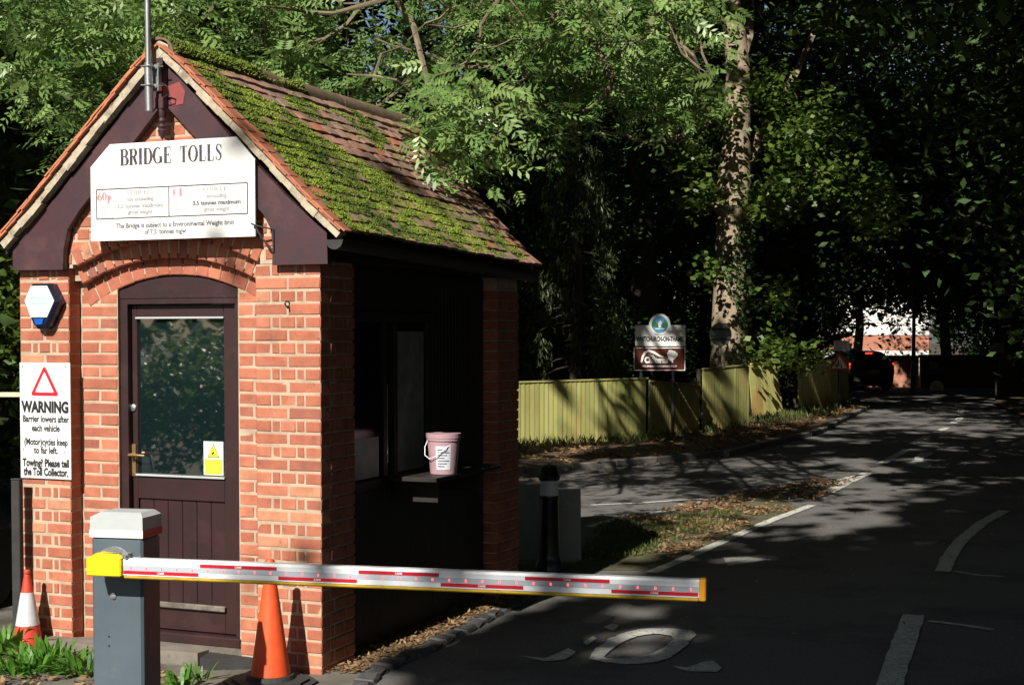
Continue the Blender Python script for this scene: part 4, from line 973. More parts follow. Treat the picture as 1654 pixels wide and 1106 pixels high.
MB().cbox(-.16,.27,-.012,0,Z(566),Z(550),.003).build('plate','sign_white',e); text('lettering','SLOW',.16,.05,-.0135,Z(557.5),'ink_grey',e,width=.3); text('lettering','Single file',.1,.05,-.0135,Z(563.5),'ink_grey',e,width=.32)

# ------------------------------------------------------------------ cars
def car(name,loc,rz,label,paint,lights,group=None):
    e=empty(name,loc,rz,label,'car',group)        # +y = forward, rear at y=0
    st=[ # y, half width low, half width belt, z bottom, z sill->belt, z roof, half width roof
     (0.0,.72,.74,.36,.78,.80,.70),(.06,.80,.82,.26,.98,1.0,.74),(.22,.84,.85,.20,1.02,1.12,.72),(.45,.86,.87,.20,1.03,1.36,.62),(.75,.88,.88,.20,1.02,1.455,.60),
     (1.5,.885,.885,.20,1.00,1.49,.61),(2.2,.885,.885,.20,.98,1.47,.60),(2.7,.885,.88,.20,.96,1.34,.62),(3.25,.88,.87,.20,.94,.97,.66),(3.7,.86,.84,.20,.86,.88,.66),(4.1,.80,.76,.24,.74,.76,.6),(4.25,.66,.62,.32,.62,.64,.5)]
    b=MB(); v=[];f=[]
    for y,wl,wb,zb,zt,zr,wr in st:
        h=[(wl*.93,zb),(wl,zb+.12),(wb*1.01,(zb+zt)/2+.05),(wb,zt-.05),(wb*.965,zt),(wr,zr-.03 if zr>zt+.1 else zr),(wr*.8,zr)]
        v += [(x,y,z) for x,z in h]+[(-x,y,z) for x,z in h[::-1]]
    n=14
    for i in range(len(st)-1): f += [(i*n+k,i*n+(k+1)%n,(i+1)*n+(k+1)%n,(i+1)*n+k) for k in range(n)]
    f += [tuple(range(n)),tuple(range(len(st)*n-1,(len(st)-1)*n-1,-1))]
    f=[q[::-1] for q in f]
    b.add(v,f); body=b.build('body',paint,e,True)
    g=MB(); g.add([(-.60,.20-.016,1.09),(.60,.20-.016,1.09),(.52,.43-.022,1.34),(-.52,.43-.022,1.34)],[(0,1,2,3)]); g.build('rear_window','car_glass',e)
    g=MB(); g.add([(-.72,3.22,.985),(.72,3.22,.985),(.54,2.72,1.335),(-.54,2.72,1.335)],[(3,2,1,0)]); g.build('windscreen','car_glass',e)
    for sg in (1,-1):
        for y0,y1,zt0,zt1 in ((.62,1.28,1.37,1.43),(1.33,2.1,1.43,1.42),(2.14,2.85,1.41,1.22)):
            xl=.862;xh=.648; g=MB(); q=[(sg*xl,y0,1.045),(sg*xl,y1,1.03),(sg*(xh+.03),y1,zt1),(sg*(xh+.03),y0,zt0)]; g.add(q,[(0,1,2,3) if sg>0 else (3,2,1,0)]); g.build('side_window','car_glass',e)
        m=MB(); m.cbox(sg*.90 if sg>0 else -1.04,1.04 if sg>0 else -.90,2.62,2.72,.99,1.12,.02); m.build('mirror',paint,e)
        t=MB(); t.add([(sg*.60,.028,.80),(sg*.835,.10,.82),(sg*.845,.16,1.02),(sg*.62,.07,1.0)],[(0,1,2,3) if sg>0 else (3,2,1,0)]); t.build('tail_light','tail_red' if lights else 'print_red',e)
        t=MB(); t.cbox(sg*.66-.1,sg*.66+.1,4.08,4.2,.60,.72,.03); t.build('headlight','lid_grey',e)
        for y in (.78,3.35):
            wh=MB(); wh.lathe([(.20,-.1),(.31,-.1),(.325,-.07),(.325,.07),(.31,.1),(.2,.1)],28,Matrix.Translation((sg*.80,y,.325))@Matrix.Rotation(pi/2,4,'Y')); wo=wh.build('wheel','tyre',e,True)
            al=MB(); al.lathe([(.21,0),(.215,.012)],24,Matrix.Translation((sg*.885,y,.325))@Matrix.Rotation(sg*pi/2,4,'Y'),cap=False); al.lathe([(.05,0),(.04,.02)],12,Matrix.Translation((sg*.885,y,.325))@Matrix.Rotation(sg*pi/2,4,'Y'))
            for k in range(9):
                M=Matrix.Translation((sg*.89,y,.325))@Matrix.Rotation(2*pi*k/9,4,'X'); al.box(-.008,.008,-.014,.014,.03,.21,M)
            al.build('rim','alloy',wo)
    if lights: MB().cbox(-.13,.13,.42,.45,1.37,1.40,.005).build('brake_light','tail_red',e)
    else: MB().cbox(-.13,.13,.42,.45,1.37,1.40,.005).build('brake_light','print_red',e)
    MB().cbox(-.26,.26,-.012,.02,.66,.78,.003).build('number_plate','plate_yellow',e); MB().cbox(-.75,.75,-.04,.08,.34,.56,.03).build('bumper','rubber',e)
    return e
pc=G(1421,633); car('parked_car',(pc[0]-.1,pc[1]+.6,0),.12,'dark hatchback with red brake lights lit, far off at the bend','car_paint',True,'cars')
b0=np.array([-3.72,10.25]); dr_=np.array([.378,.926]); ctr=b0+np.array([-.926,.378])*.90
car('waiting_car',(ctr[0]-dr_[0]*3.35,ctr[1]-dr_[1]*3.35,0),-TH,'dark blue black car waiting in the lane left of the hut','car_blue',False,'cars')
pl=D(10,635,11.5); e=empty('pale_barrier',(pl[0],pl[1],0),-.03,'pale horizontal barrier pole seen above the dark car at the left edge','barrier')
MB().cbox(-2.2,.12,-.02,.02,pl[2]-.03,pl[2]+.008,.004).build('pole','cream',e); MB().cbox(-2.5,-2.2,-.15,.15,0,pl[2]+.08,.01).build('housing','cabinet',e)

# ------------------------------------------------------------------ far end of the road
def wallbox(name,x0,x1,y,z0,z1,m,label,cat,th=.25,cop=None,rz=0.,bricks=None):
    e=empty(name,((x0+x1)/2,y,0),rz,label,cat); hw=(x1-x0)/2
    MB().box(-hw,hw,0,th,z0,z1).build('masonry',m,e)
    if cop: MB().cbox(-hw-.03,hw+.03,-.06,th+.06,z1+.002,z1+cop[0],.02).build('coping',cop[1],e)
    return e
yw=57.5; fx=lambda px,Y: float(D(px,600,Y)[0]); fz=lambda py,Y: float(D(1400,py,Y)[2])
xa,xb=fx(1352,yw),fx(1484,yw); we=wallbox('garden_wall',xa,xb,yw,-.1,fz(578,yw),'mortar','red brick garden wall with pale coping across the end of the road','wall',cop=(.10,'kerb'))
ctz=fz(578,yw); rowh=.165; bw_=.44; bm=[]
for k in range(3):
    b=MB(); b.cbox(-bw_/2+.008,bw_/2-.008,-.012,.004,-rowh/2+.008,rowh/2-.008,.006); bm.append(b.mesh('block','house_brick'))
r=0; z=rowh/2; cn=0
while z<ctz-.02:
    x=-(xb-xa)/2+(bw_/2 if r%2 else bw_/4*1.0)
    while x<(xb-xa)/2-bw_/2+.05 and cn<290: link('block',bm[cn%3],we,(x,0,z)); cn+=1; x+=bw_
    z+=rowh; r+=1
yh=76.; xa,xb=fx(1350,yh),fx(1500,yh); he=empty('far_house',((xa+xb)/2,yh,0),0,'sunlit pink brick and white rendered house beyond the garden wall','house'); hw=(xb-xa)/2
MB().box(-hw,hw,0,5,0,fz(566,yh)).build('white_plinth','render_white',he)
MB().box(-hw,hw,.02,5,fz(566,yh)+.002,fz(541,yh)).build('brick_wall','house_brick',he)
MB().box(-hw,hw,-.02,5,fz(541,yh)+.002,fz(470,yh)).build('rendered_wall','render_white',he)
for k in range(3):
    x=-hw+.7+k*1.5; o=MB().box(x,x+.7,-.05,.02,fz(494,yh),fz(478,yh)).build('window','glass_dark',he); b=MB(); b.cbox(x-.05,x+.75,-.09,-.051,fz(494,yh)-.07,fz(494,yh),.01); b.cbox(x+.33,x+.37,-.07,-.051,fz(494,yh),fz(478,yh),.003); b.build('frame','white_paint',o)
b=MB(); zt=fz(470,yh); b.add([(-hw-.3,-.3,zt),(hw+.3,-.3,zt),(hw+.3,5.3,zt),(-hw-.3,5.3,zt),(-hw-.3,2.5,zt+2.4),(hw+.3,2.5,zt+2.4)],[(0,1,5,4),(2,3,4,5),(0,4,3),(1,2,5),(0,3,2,1)]); b.build('roof','slate',he)
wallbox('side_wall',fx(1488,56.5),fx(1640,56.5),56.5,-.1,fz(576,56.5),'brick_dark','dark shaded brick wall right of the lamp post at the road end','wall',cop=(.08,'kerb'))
b=MB(); c=G(1475,632); e=empty('lamp_post',(c[0],c[1],0),0,'dark slender lamp post in front of the far garden wall','lamp post')
b.tube([(0,0,0),(0,0,5.2)],[.08,.05],10); b.build('column','bollard',e,True); MB().cbox(-.1,.5,-.08,.08,5.15,5.28,.03).build('lantern','post_grey',e); MB().tube([(0,0,0),(0,0,.9)],.10,10).build('base','bollard',e,True)
for (p0,p1,p2,p3,lb) in ((1500,1517,584,595,'small pale notice on the dark wall at the road end'),(1598,1622,553,569,'square pale estate board in deep shade at the right')):
    Yq=55.8 if p0<1550 else 46; c=D((p0+p1)/2,p3,Yq); e=empty('notice_board',(c[0],Yq,0),0,lb,'sign'); ww=(p1-p0)/FPX*Yq; hh=(p3-p2)/FPX*Yq
    MB().cbox(-ww/2,ww/2,-.02,0,c[2],c[2]+hh,.004).build('panel','plate_back',e); MB().tube([(0,.02,0),(0,.02,c[2]+hh*.8)],.03,8).build('post','bark_dark',e)
c=G(1513,630); e=empty('marker_stone',(c[0],c[1],0),.2,'small cream rounded stone at the far road edge','stone')
b=MB(); b.lathe([(.24,0),(.25,.12),(.2,.26),(.1,.34),(.02,.36)],14); b.v=[(x*(1+.1*sin(5*z)),y*.8,z) for x,y,z in b.v]; b.build('stone_body','cream',e,True)

# ------------------------------------------------------------------ windows of sunlight through the tree cover (which leaves are simply not there)
LIT=[]; rs0=np.random.RandomState(19)
for y in (1.5,3,4.5,6,7.5): lit_h=(-9.2,y,1.2); LIT.append((np.array(lit_h),.7,1.))
def lit(P,r,p=1.): LIT.append((np.array(P,float),r,p))
for z in np.arange(1.8,3.8,.3): lit(L2W(-.15,-.2,z),.45)
for x in np.arange(-2.4,.25,.4):
    for z in np.arange(0,4.2,.4): lit(L2W(x,-.3,z),.52)
for y in np.arange(0,3.4,.45):
    for x,z in ((-1.0,3.7),(-.6,3.2),(-.2,2.8),(.2,2.5)): lit(L2W(x,y,z),.5)
lit(L2W(.2,1.3,1.2),.2)
for k in range(20): lit(aL+(aR-aL)*k/19,.23)
for z in (.2,.6,1.0): lit((cabp[0],cabp[1],z),.35)
for x in np.arange(-4.2,-.9,.45):
    for y in (7.2,7.7,8.2,8.7): lit((x,y,.1),.35)
for z in (.2,.5,.8): lit((-1.35,8.1,z),.3)
for z in (.1,.4,.8): lit((-3,9,z),.4)
rs=np.random.RandomState(5)
NASH=len(LIT)
for k in range(300):   # hanging ash boughs
    px_=rs.uniform(60,1230); py_=rs.uniform(-60,330); 
    if rs.rand()<.85: lit(D(px_,py_,rs.uniform(11.5,16)),.75)
for q in ((1190,60),(1190,200),(1180,330),(1200,280),(1170,420),(1185,250),(1165,480),(1260,210),(1290,270),(1330,330),(1270,330),(1182,160),(1184,370),(1175,450),(1170,520)): lit(D(*q,35.2),.72)
for q,Y in (((850,655),25.6),((868,690),25.6),((885,640),25.8),((905,690),26),((925,650),26.2),((948,640),26.5),((985,650),27),((965,700),26.8),((1000,665),27.2),((1060,650),28),((1075,665),28.3),((1050,675),28),((1085,690),28.4),((1105,650),31)): lit(D(*q,Y),.36)
for q,Y in (((842,640),25.5),((842,700),25.5),((870,655),25.6),((905,640),26),((925,700),26.2),((860,675),25.7),((885,660),25.9),((905,670),26.1),((940,660),26.5),((1060,675),28.2),((1085,670),28.5),((1070,690),28.3)): lit(D(*q,Y),.55)
for q in ((1222,640),(1232,615),(1245,650),(1256,630),(1262,660),(1238,672)): lit(D(*q,34),.30)
lit(D(1045,575,27.1),.42); lit(D(1085,545,27.1),.40); lit(D(1066,520,27.1),.25)
for q in ((1380,545),(1430,555),(1470,545),(1400,520),(1440,520),(1460,570),(1390,570),(1430,570)): lit(D(*q,76),1.3)
lit(D(1384,612,52.6),.35); lit(D(1400,600,52.6),.2)
for q in ((1385,590),(1412,585),(1452,600),(1440,585),(1400,605)): lit(D(*q,57),.55)
for q,r in (((950,800),.6),((990,795),.6),((1030,810),.5),((1150,815),.5),((960,790),.5),((1000,800),.5),((1040,790),.55),((1080,805),.5),((940,770),.35),((1110,790),.3),((980,820),.35),((1150,835),.5),((1180,850),.4),((1230,815),.5),((1260,830),.45),((1290,815),.35),((1200,860),.3),((1110,850),.5),((1060,870),.35),((990,880),.35),((1040,890),.3),((1120,880),.3),
            ((1150,745),.35),((1200,740),.3),((1060,765),.35),((1110,760),.3),((1250,735),.3),((1300,720),.35),((1350,708),.35),((1400,712),.3),((1450,690),.4),((1500,676),.4),((1420,662),.4),((1380,670),.4),((1560,700),.3),((1600,690),.25),((880,745),.4),((930,740),.4),((1000,728),.35),((1100,722),.3),((1220,705),.35),((1270,700),.3),((1330,685),.3),((1390,655),.5),
            ((1290,850),.18),((1330,845),.15),((1440,842),.18),((1490,790),.2),((1385,890),.12),((1260,905),.15),((1200,905),.2),((1040,985),.25),((1080,975),.2),((990,995),.2),((1020,1040),.25),((1080,1050),.2),((900,1050),.2),((1260,870),.15),((700,1000),.2),((745,990),.2),((650,1040),.16),((780,975),.12),((1140,1000),.12),((1460,1050),.10),((1440,745),.2)): lit(G(*q),r)
for k in range(26): lit(G(rs0.uniform(950,1130),rs0.uniform(1010,1075)),rs0.uniform(.06,.13))
for k in range(80): lit(G(rs0.uniform(1130,1560),rs0.uniform(690,1090)),rs0.uniform(.04,.10))
for k in range(110): lit(G(rs0.uniform(1050,1640),rs0.uniform(642,780)),rs0.uniform(.10,.26))
for px_ in range(842,960,14):
    for py_ in (632,655,678,700):
        if rs0.rand()<.78: lit(D(px_,py_,25.+(px_-842)*.0095),.36)
for q in ((1055,640),(1060,660),(1075,655),(1080,680),(1065,685),(1100,690)): lit(D(*q,27.6),.3)
for q in ((632,640),(645,680),(640,720),(650,600)): lit(D(*q,22.6),.4)
for px_ in (1222,1236,1248,1262,1272):
    for py_ in (610,632,652,668):
        if rs0.rand()<.85: lit(D(px_,py_,35.2),.34)
for k in range(34):
    t=rs0.rand(); lit(G(820+t*570,752-t*88+rs0.normal()*5),rs0.uniform(.15,.38))
lit(D(10,633,11.5),.35); lit(D(8,950,10.2),.28); lit(D(8,820,10.2),.2)
lit(G(1485,743),.32)
NASH0=len(LIT)
for px_,py_ in ((862,430),(880,480),(870,530),(866,580),(890,560),(850,500)): lit(D(px_,py_,27.6),.45)
for k in range(300): # scattered sun flecks in the wood
    px_=rs.uniform(850,1460) if k%6 else rs.uniform(1460,1654); py_=rs.uniform(60,560); lit(D(px_,py_,rs.uniform(24,42)),rs.uniform(.12,.4))
for k in range(100):
    px_=rs.uniform(0,230); py_=rs.uniform(0,600); lit(D(px_,py_,rs.uniform(14,20)),rs.uniform(.2,.6))
LS=np.array([p@SU for p,_,_ in LIT]); LT=np.array([p@SV for p,_,_ in LIT]); LQ=np.array([p@SW for p,_,_ in LIT]); LR=np.array([r for _,r,_ in LIT])
NASH2=NASH+sum(1 for p,r,_ in LIT[NASH:] if r==.75)
def keep_mask(P, margin=.8, noash=False, rk=1.):
    s,t,q=stq(P); k=np.ones(len(P),bool); jr=1+.25*NR.normal(size=len(P))
    for i in range(len(LS)):
        if noash and NASH<=i<NASH2: continue
        k &= ~((q<LQ[i]-margin)&((s-LS[i])**2+(t-LT[i])**2<(LR[i]*rk*jr)**2))
    return k

# ------------------------------------------------------------------ trees
def bend(p0,p1,n,amp,rs): 
    p0=np.array(p0,float);p1=np.array(p1,float); L=np.linalg.norm(p1-p0); off=np.cumsum(rs.normal(size=(n+1,3))*amp*L/n,axis=0); t=np.linspace(0,1,n+1)[:,None]
    off=off-off[-1]*t; off-=off[0]*(1-t); return p0+(p1-p0)*t+off
def tree_meshes(name,H,cz,rx,ry,rz_,ncl,per,leaf,seed,bark,leafm,tr,nl=14,base=(0,0,0),cull=None,sig=.13,low=None,aspect=.55,shell=.55,clusters=None,cen=(0,0)):
    rs=np.random.RandomState(seed); b=MB()
    top=np.array([cen[0]*.6+rs.uniform(-.3,.3),cen[1]*.6+rs.uniform(-.3,.3),H*.86]); tp=bend((0,0,-.1),top,9,.10,rs)
    b.tube(tp,[tr*(1.35 if i==0 else 1)*(1-.86*i/9) for i in range(10)],10)
    d=unit(rs.normal(size=(ncl,3))); rr=shell+(1-shell)*rs.rand(ncl)**.6; C=d*rr[:,None]*np.array([rx,ry,rz_])+np.array([cen[0],cen[1],cz])
    if clusters is not None: C=np.concatenate([C,clusters])
    for i in range(nl):
        c=C[int(i*len(C)/nl)%len(C)]; h=np.clip((c[2]-rs.uniform(.5,2.5))/(H*.86),.12,.95); k=h*9; i0=int(k); a=tp[i0]+(tp[min(i0+1,9)]-tp[i0])*(k-i0)
        pts=bend(a,c,6,.22,rs)
        if cull is not None and not cull(np.concatenate([pts,(pts[1:]+pts[:-1])/2])+np.array(base)).all(): rs.rand(3); continue
        r0=tr*(1-.86*h)*.55; b.tube(pts,[r0*(1-.8*j/6) for j in range(7)],6)
        for _ in range(2):
            j=rs.randint(2,6); q=bend(pts[j],pts[j]+unit(rs.normal(size=3))*rs.uniform(.8,2.0)*min(1,rx/4),4,.25,rs); b.tube(q,[r0*.35,r0*.28,r0*.2,r0*.13,r0*.05],5)
    sg=np.array([rx,ry,rz_])*sig; n=len(C)*per
    idx=rs.randint(0,len(C),n); P=C[idx]+rs.normal(size=(n,3))*sg
    if low is not None: P=P[P[:,2]>low]
    if cull is not None: P=P[cull(P+np.array(base))]
    V=leaves(P,leaf,aspect,.5,.15,rs); cl=rs.rand(len(C))[idx[:0]] if 0 else None
    tint=np.clip(.35+.35*rs.rand(len(P))+.25*np.sin(P[:,0]*1.3+seed)*np.cos(P[:,2]*1.1+P[:,1]),0,1)
    return b.mesh('trunk',bark,True), npmesh('crown',V,4,leafm,tint)
def place(name,ms,loc,rz,label,cat='tree',group=None,scale=1.):
    e=empty(name,loc,rz,label,cat,group); a=link('trunk',ms[0],e); c=link('crown',ms[1],e); e.scale=(scale,scale,scale); return e
# ash tree with boughs hanging over the hut roof
AB=np.array([-3.4,21.6,.0]); rs=np.random.RandomState(3)
low_edge=lambda x: np.interp(x,[-50,90,160,300,420,520,600,640,700,760,830,900,980,1060,1130,1190,1240],[60,190,330,330,170,190,215,290,300,330,260,215,190,190,200,150,60])
anch=[]
while len(anch)<640:
    px_=rs.uniform(-20,1240); py_=rs.uniform(-90,340)
    if py_>low_edge(px_)+rs.normal()*10: continue
    Y=rs.uniform(12.2,15.8)
    if px_>1128 and rs.rand()<.85: continue
    dens=.12*(px_>780)+.5+.5*sin(px_*.016+Y*1.3+1.)*cos(py_*.022+Y*.9)+.25*sin(px_*.05+Y*3)*sin(py_*.06)
    if px_<330: dens+=.15
    if dens<rs.uniform(.15,.75) : continue
    anch.append(D(px_,py_,Y))
for k in range(34):   # bough dipping on to the roof
    t=rs.rand(); px_=np.interp(t,[0,1],[790,660])+rs.normal()*28; py_=np.interp(t,[0,1],[150,255])+rs.normal()*26
    p=D(px_,py_,rs.uniform(10.6,11.8)); anch.append(p)
anch=np.array(anch)
def pinnate(A,per,rs,ln=.24,nl=9):
    n=len(A)*per; o=np.repeat(A,per,0)+rs.normal(size=(n,3))*np.array([.17,.17,.12]); out=rs.normal(size=(n,3)); out[:,2]=out[:,2]*.35-.35; out=unit(out)
    L=ln*(.45+1.0*rs.rand(n)); Vs=[];T=[]; nrm=rs.normal(size=(n,3))*.5; nrm[:,2]+=1.0; nrm[:,1]-=.35; sd=unit(np.cross(out,nrm)); up=unit(np.cross(sd,out)); tl=np.clip(.5+.22*rs.normal(size=n),0,1)
    for k in range(nl):
        if k==nl-1: at=o+out*L[:,None]; d=out; s=sd
        else:
            t=.25+.75*(k//2)/(nl//2); sg=1 if k%2 else -1; at=o+out*(L*t)[:,None]-np.array([0,0,.12])*(t*t)*L[:,None]; d=unit(sd*sg*.9+out*.55-np.array([0,0,.28])); s=unit(np.cross(d,up))
        lf=.082*(.8+.4*rs.rand(n))[:,None]; wd=lf*.34; V=np.empty((n,4,3)); V[:,0]=at; V[:,1]=at+d*lf*.5+s*wd*.5-up*.004; V[:,2]=at+d*lf; V[:,3]=at+d*lf*.5-s*wd*.5-up*.004; Vs.append(V); T.append(np.clip(tl+.1*rs.normal(size=n),0,1))
    return np.concatenate(Vs).reshape(-1,3),np.concatenate(T)
ash=empty('ash_tree',AB,0,'large ash tree whose sunlit compound leaves hang behind and over the hut roof','tree')
anch=anch[keep_mask(anch,2.,True,.85)]; V,T=pinnate(anch,13,rs)
b=MB(); tp=bend((0,0,-.1),(.6,-1.5,13),10,.06,rs); b.tube(tp,[.42*(1-.8*i/10) for i in range(11)],12); 
seg=np.array(tp)+AB
limbs=[]
def limb(pts,r0,r1,n=6):
    b.tube([tuple(np.array(p)-AB) for p in pts],list(np.linspace(r0,r1,len(pts))),n); limbs.append(np.array(pts))
lp=[([(820,-60),(740,60),(640,150),(520,190),(430,230)],15.),([(1010,-80),(930,90),(860,170),(760,250),(690,320)],14.5),([(930,60),(800,110),(700,90),(600,60)],14),([(640,-50),(560,40),(450,70),(340,120)],14.5),([(420,-60),(330,30),(240,60),(150,160)],14),
    ([(1100,-50),(1040,60),(960,110),(880,120),(800,160)],13.5),([(1180,60),(1080,110),(980,120)],15.5),([(700,170),(640,130),(560,120)],13.2),([(1150,200),(1040,230),(930,215),(860,235)],16),([(820,-30),(790,20),(770,80)],12.6),([(1100,0),(1080,60),(1120,90),(1140,130)],12.6),([(990,130),(960,170),(940,180)],13),([(620,0),(500,20),(420,10)],12.8),([(940,-40),(900,60),(760,110),(640,200),(560,260)],16.5),([(760,-40),(650,110),(560,170),(480,250)],16.5),([(880,-60),(820,120),(720,180),(600,230),(500,270)],16.8)]
for pl_,Y in lp:
    P=[D(*q,Y+rs.uniform(-.4,.4)) for q in pl_]; st_=seg[7+rs.randint(0,3)]; Q=[]
    first=P[0]
    for a_,c_ in zip(P[:-1],P[1:]): Q+=list(bend(a_,c_,3,.22,rs)[:-1])
    Q.append(P[-1]); mid=(st_+first)/2+np.array([0,0,1.5]); mid[2]=max(mid[2],EYE+.236*mid[1]+.6); limb([st_,mid]+list(bend(mid,first,4,.12,rs)[1:-1])+Q,.045,.007)
for k in range(150):
    L_=limbs[rs.randint(len(limbs))]; j=rs.randint(3,len(L_)); a_=L_[j]; c_=anch[rs.randint(len(anch))]
    dd=np.linalg.norm(anch-a_,axis=1); c_=anch[np.argsort(dd)[rs.randint(2,30)]]; limb(bend(a_,c_,4,.25,rs),.012,.004,5)
b.build('trunk','twig',ash,True)
link('crown',npmesh('crown',V-AB,4,'leaf_ash',T),ash)
# upper crown of the ash: above the frame, shades the wood behind
ms=tree_meshes('ash',17,11.5,6.5,5.5,4.2,170,170,.20,21,'bark','leaf_ash',.3,10,base=AB,cull=keep_mask,cen=(0,-1.5),low=5.5)
link('upper_crown',ms[1],ash)

anc=[]; rs=np.random.RandomState(33)
while len(anc)<420:
    p=np.array([rs.uniform(-3.,7.5),rs.uniform(10.5,18.5),rs.uniform(5,10.5)])
    if p[2]>EYE+.236*p[1]+.5: anc.append(p)
anc=np.array(anc); P=np.repeat(anc,34,0)+rs.normal(size=(len(anc)*34,3))*np.array([.4,.4,.3]); P=P[P[:,2]>EYE+.236*P[:,1]+.1]; P=P[keep_mask(P)]
link('shade_crown',npmesh('shade_crown',leaves(P,.2,.6,.6,.2,rs)-AB,4,'leaf_ash',rs.rand(len(P))),ash)  # unseen ash leaves above the frame, added to shade the road

# sycamore with ivy, lit trunk
SB=D(1183,640,35.6); SB[2]=0
sy=empty('sycamore_tree',SB,0,'tall pale barked tree with ivy climbing its sunlit trunk','tree')
b=MB(); q=[(1176,640),(1178,520),(1182,400),(1186,300),(1190,200),(1192,110),(1186,40),(1180,-60),(1178,-200)]; P=[D(*a,35.6)-SB for a in q]; P[0][2]=-.1
b.tube(P,[.50,.43,.40,.42,.34,.30,.26,.22,.14],16)
def sl_(pts,Y0_,r0,r1): b.tube([tuple(D(*a,Y0_+k*.3)-SB) for k,a in enumerate(pts)],list(np.linspace(r0,r1,len(pts))),8)
sl_([(1192,290),(1215,240),(1240,205),(1262,165),(1290,110),(1330,20)],35.6,.22,.06); sl_([(1186,250),(1160,255),(1120,230),(1080,190)],35.4,.12,.03); sl_([(1178,350),(1150,330),(1120,300),(1108,250),(1090,200)],35.3,.13,.04)
sl_([(1186,370),(1215,345),(1260,345),(1300,320),(1340,315)],35.3,.10,.03); sl_([(1190,120),(1210,60),(1215,-40)],35.4,.16,.08); sl_([(1186,60),(1165,20),(1160,-60)],35.3,.14,.07)
b.build('trunk','bark',sy,True)
rs=np.random.RandomState(8); A=[]
for (cx_,cy_,sx_,sy_,n_) in ((1290,235,45,22,60),(1320,300,50,22,60),(1270,310,30,16,30),(1350,265,40,20,40),(1230,330,25,20,30),(1400,330,40,40,35),(1110,250,28,14,26),(1130,310,24,18,24),(1240,150,40,30,24),(1150,180,30,25,20),(1240,566,30,5,14),(1285,574,36,5,12),(1340,200,60,50,40),(1250,480,20,22,8),(1150,430,15,15,10)):
    for _ in range(n_): A.append(D(cx_+rs.normal()*sx_*.5,cy_+rs.normal()*sy_*.5,rs.uniform(33.4,36.5)))
A=np.array(A); P=np.repeat(A,30,0)+rs.normal(size=(len(A)*30,3))*.22; V=leaves(P,.15,.9,.8,.2,rs); link('low_foliage',npmesh('low_foliage',V-SB,4,'leaf_plane',rs.rand(len(P))),sy)
n=3400; zt=rs.rand(n)**.8*4.6+.3; an=rs.rand(n)*2*pi; ptr=np.array(P[:0]); tx_=np.interp(zt,[p[2] for p in [D(*a,35.6) for a in q]],[D(*a,35.6)[0] for a in q]); rr=np.interp(zt,[0,3,6],[.46,.42,.41])+.03+rs.rand(n)*.10
kp=(np.cos(an-.1)+.45*np.sin(zt*2.1)+.3-.10*np.maximum(0,zt-3))>0; zt=zt[kp];an=an[kp];tx_=tx_[kp];rr=rr[kp]
Pv=np.stack([tx_+rr*np.cos(an),35.6+rr*np.sin(an),zt],1); link('ivy',npmesh('ivy',leaves(Pv,.11,.9,.2,.5,rs)-SB,4,'leaf_ivy',rs.rand(len(Pv))),sy)
ms=tree_meshes('syc',17,12.5,7,6,4.5,150,150,.24,31,'bark','leaf_plane',.3,8,base=SB,cull=keep_mask,low=7.5); link('upper_crown',ms[1],sy)
# weeping conifer behind the fence left of the village sign
CB=np.array([1.25,28.6,0.]); rs=np.random.RandomState(12); cf=empty('weeping_conifer',CB,0,'drooping grey green conifer just right of the hut eave behind the fence','tree')
b=MB(); b.tube([(0,0,-.1),(.05,0,3),(0,0,6.4)],[.16,.1,.03],8); A=[];dirs=[]
for k in range(150):
    z=rs.uniform(1.4,6.2); a=rs.rand()*2*pi; r=(1.25-.13*z)*rs.uniform(.6,1.1); tip=np.array([r*cos(a),r*sin(a),z-.2]); 
    if k%3==0: b.tube([(0,0,z),tuple(tip*np.array([.6,.6,1])+np.array([0,0,.12])),tuple(tip)],[.02,.012,.005],5)
    m=70; t=rs.rand(m); L_=rs.uniform(.4,1.0); P=tip+np.stack([rs.normal(size=m)*.06,rs.normal(size=m)*.06,-t*L_],1); A.append(P)
b.build('trunk','bark_dark',cf,True); A=np.concatenate(A); dd=rs.normal(size=(len(A),3))*.35; dd[:,2]-=1; link('crown',npmesh('crown',leaves(A,.12,.16,.1,.8,rs,unit(dd)),4,'leaf_conifer',rs.rand(len(A))),cf)
# wood behind the fence
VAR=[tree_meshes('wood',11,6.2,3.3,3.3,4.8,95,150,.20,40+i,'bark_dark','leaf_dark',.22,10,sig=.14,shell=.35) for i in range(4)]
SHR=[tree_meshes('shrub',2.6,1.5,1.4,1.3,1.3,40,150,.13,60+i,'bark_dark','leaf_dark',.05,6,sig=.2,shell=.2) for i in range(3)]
rs=np.random.RandomState(77)
where=['behind the fence left of the hut roof','behind the fence right of the conifer','behind the village sign','close behind the ivy clad tree','between the ivy clad tree and the triangular sign','behind the triangular sign']
wood=[(-9.5,27,1.3),(-5.5,29,1.05),(-1.5,31,.78),(.4,34.5,.85),(7.6,45.5,1.25),(10.0,50,1.1),(-12,35,1.5),(-6,38,1.2),(-1,40,1.0),(3.4,44,1.1),(8.2,52,1.3),(1,50,1.2),(-9,48,1.5),(6.8,61,1.3),(1,62,1.3)]
WL=['dark tree behind the fence, hidden left of the hut roof','dark tree standing behind the ash boughs left of the hut ridge','low dark tree behind the ash boughs above the hut eave','dark tree right behind the weeping conifer','dark tree between the ivy clad trunk and the triangular sign','dark tree just behind the triangular road sign']
def grown(k,name,x,y,s,lb,group,var=0,dark='leaf_dark',per=150):
    ms=tree_meshes('grown',11*s,6.2*s,3.3*s,3.3*s,4.8*s,95,per,.20*s,200+k,'bark_dark',dark,.22*s,10,sig=.14,shell=.35,base=(x,y,0),cull=keep_mask); return place(name,ms,(x,y,0),0,lb,'tree',group)
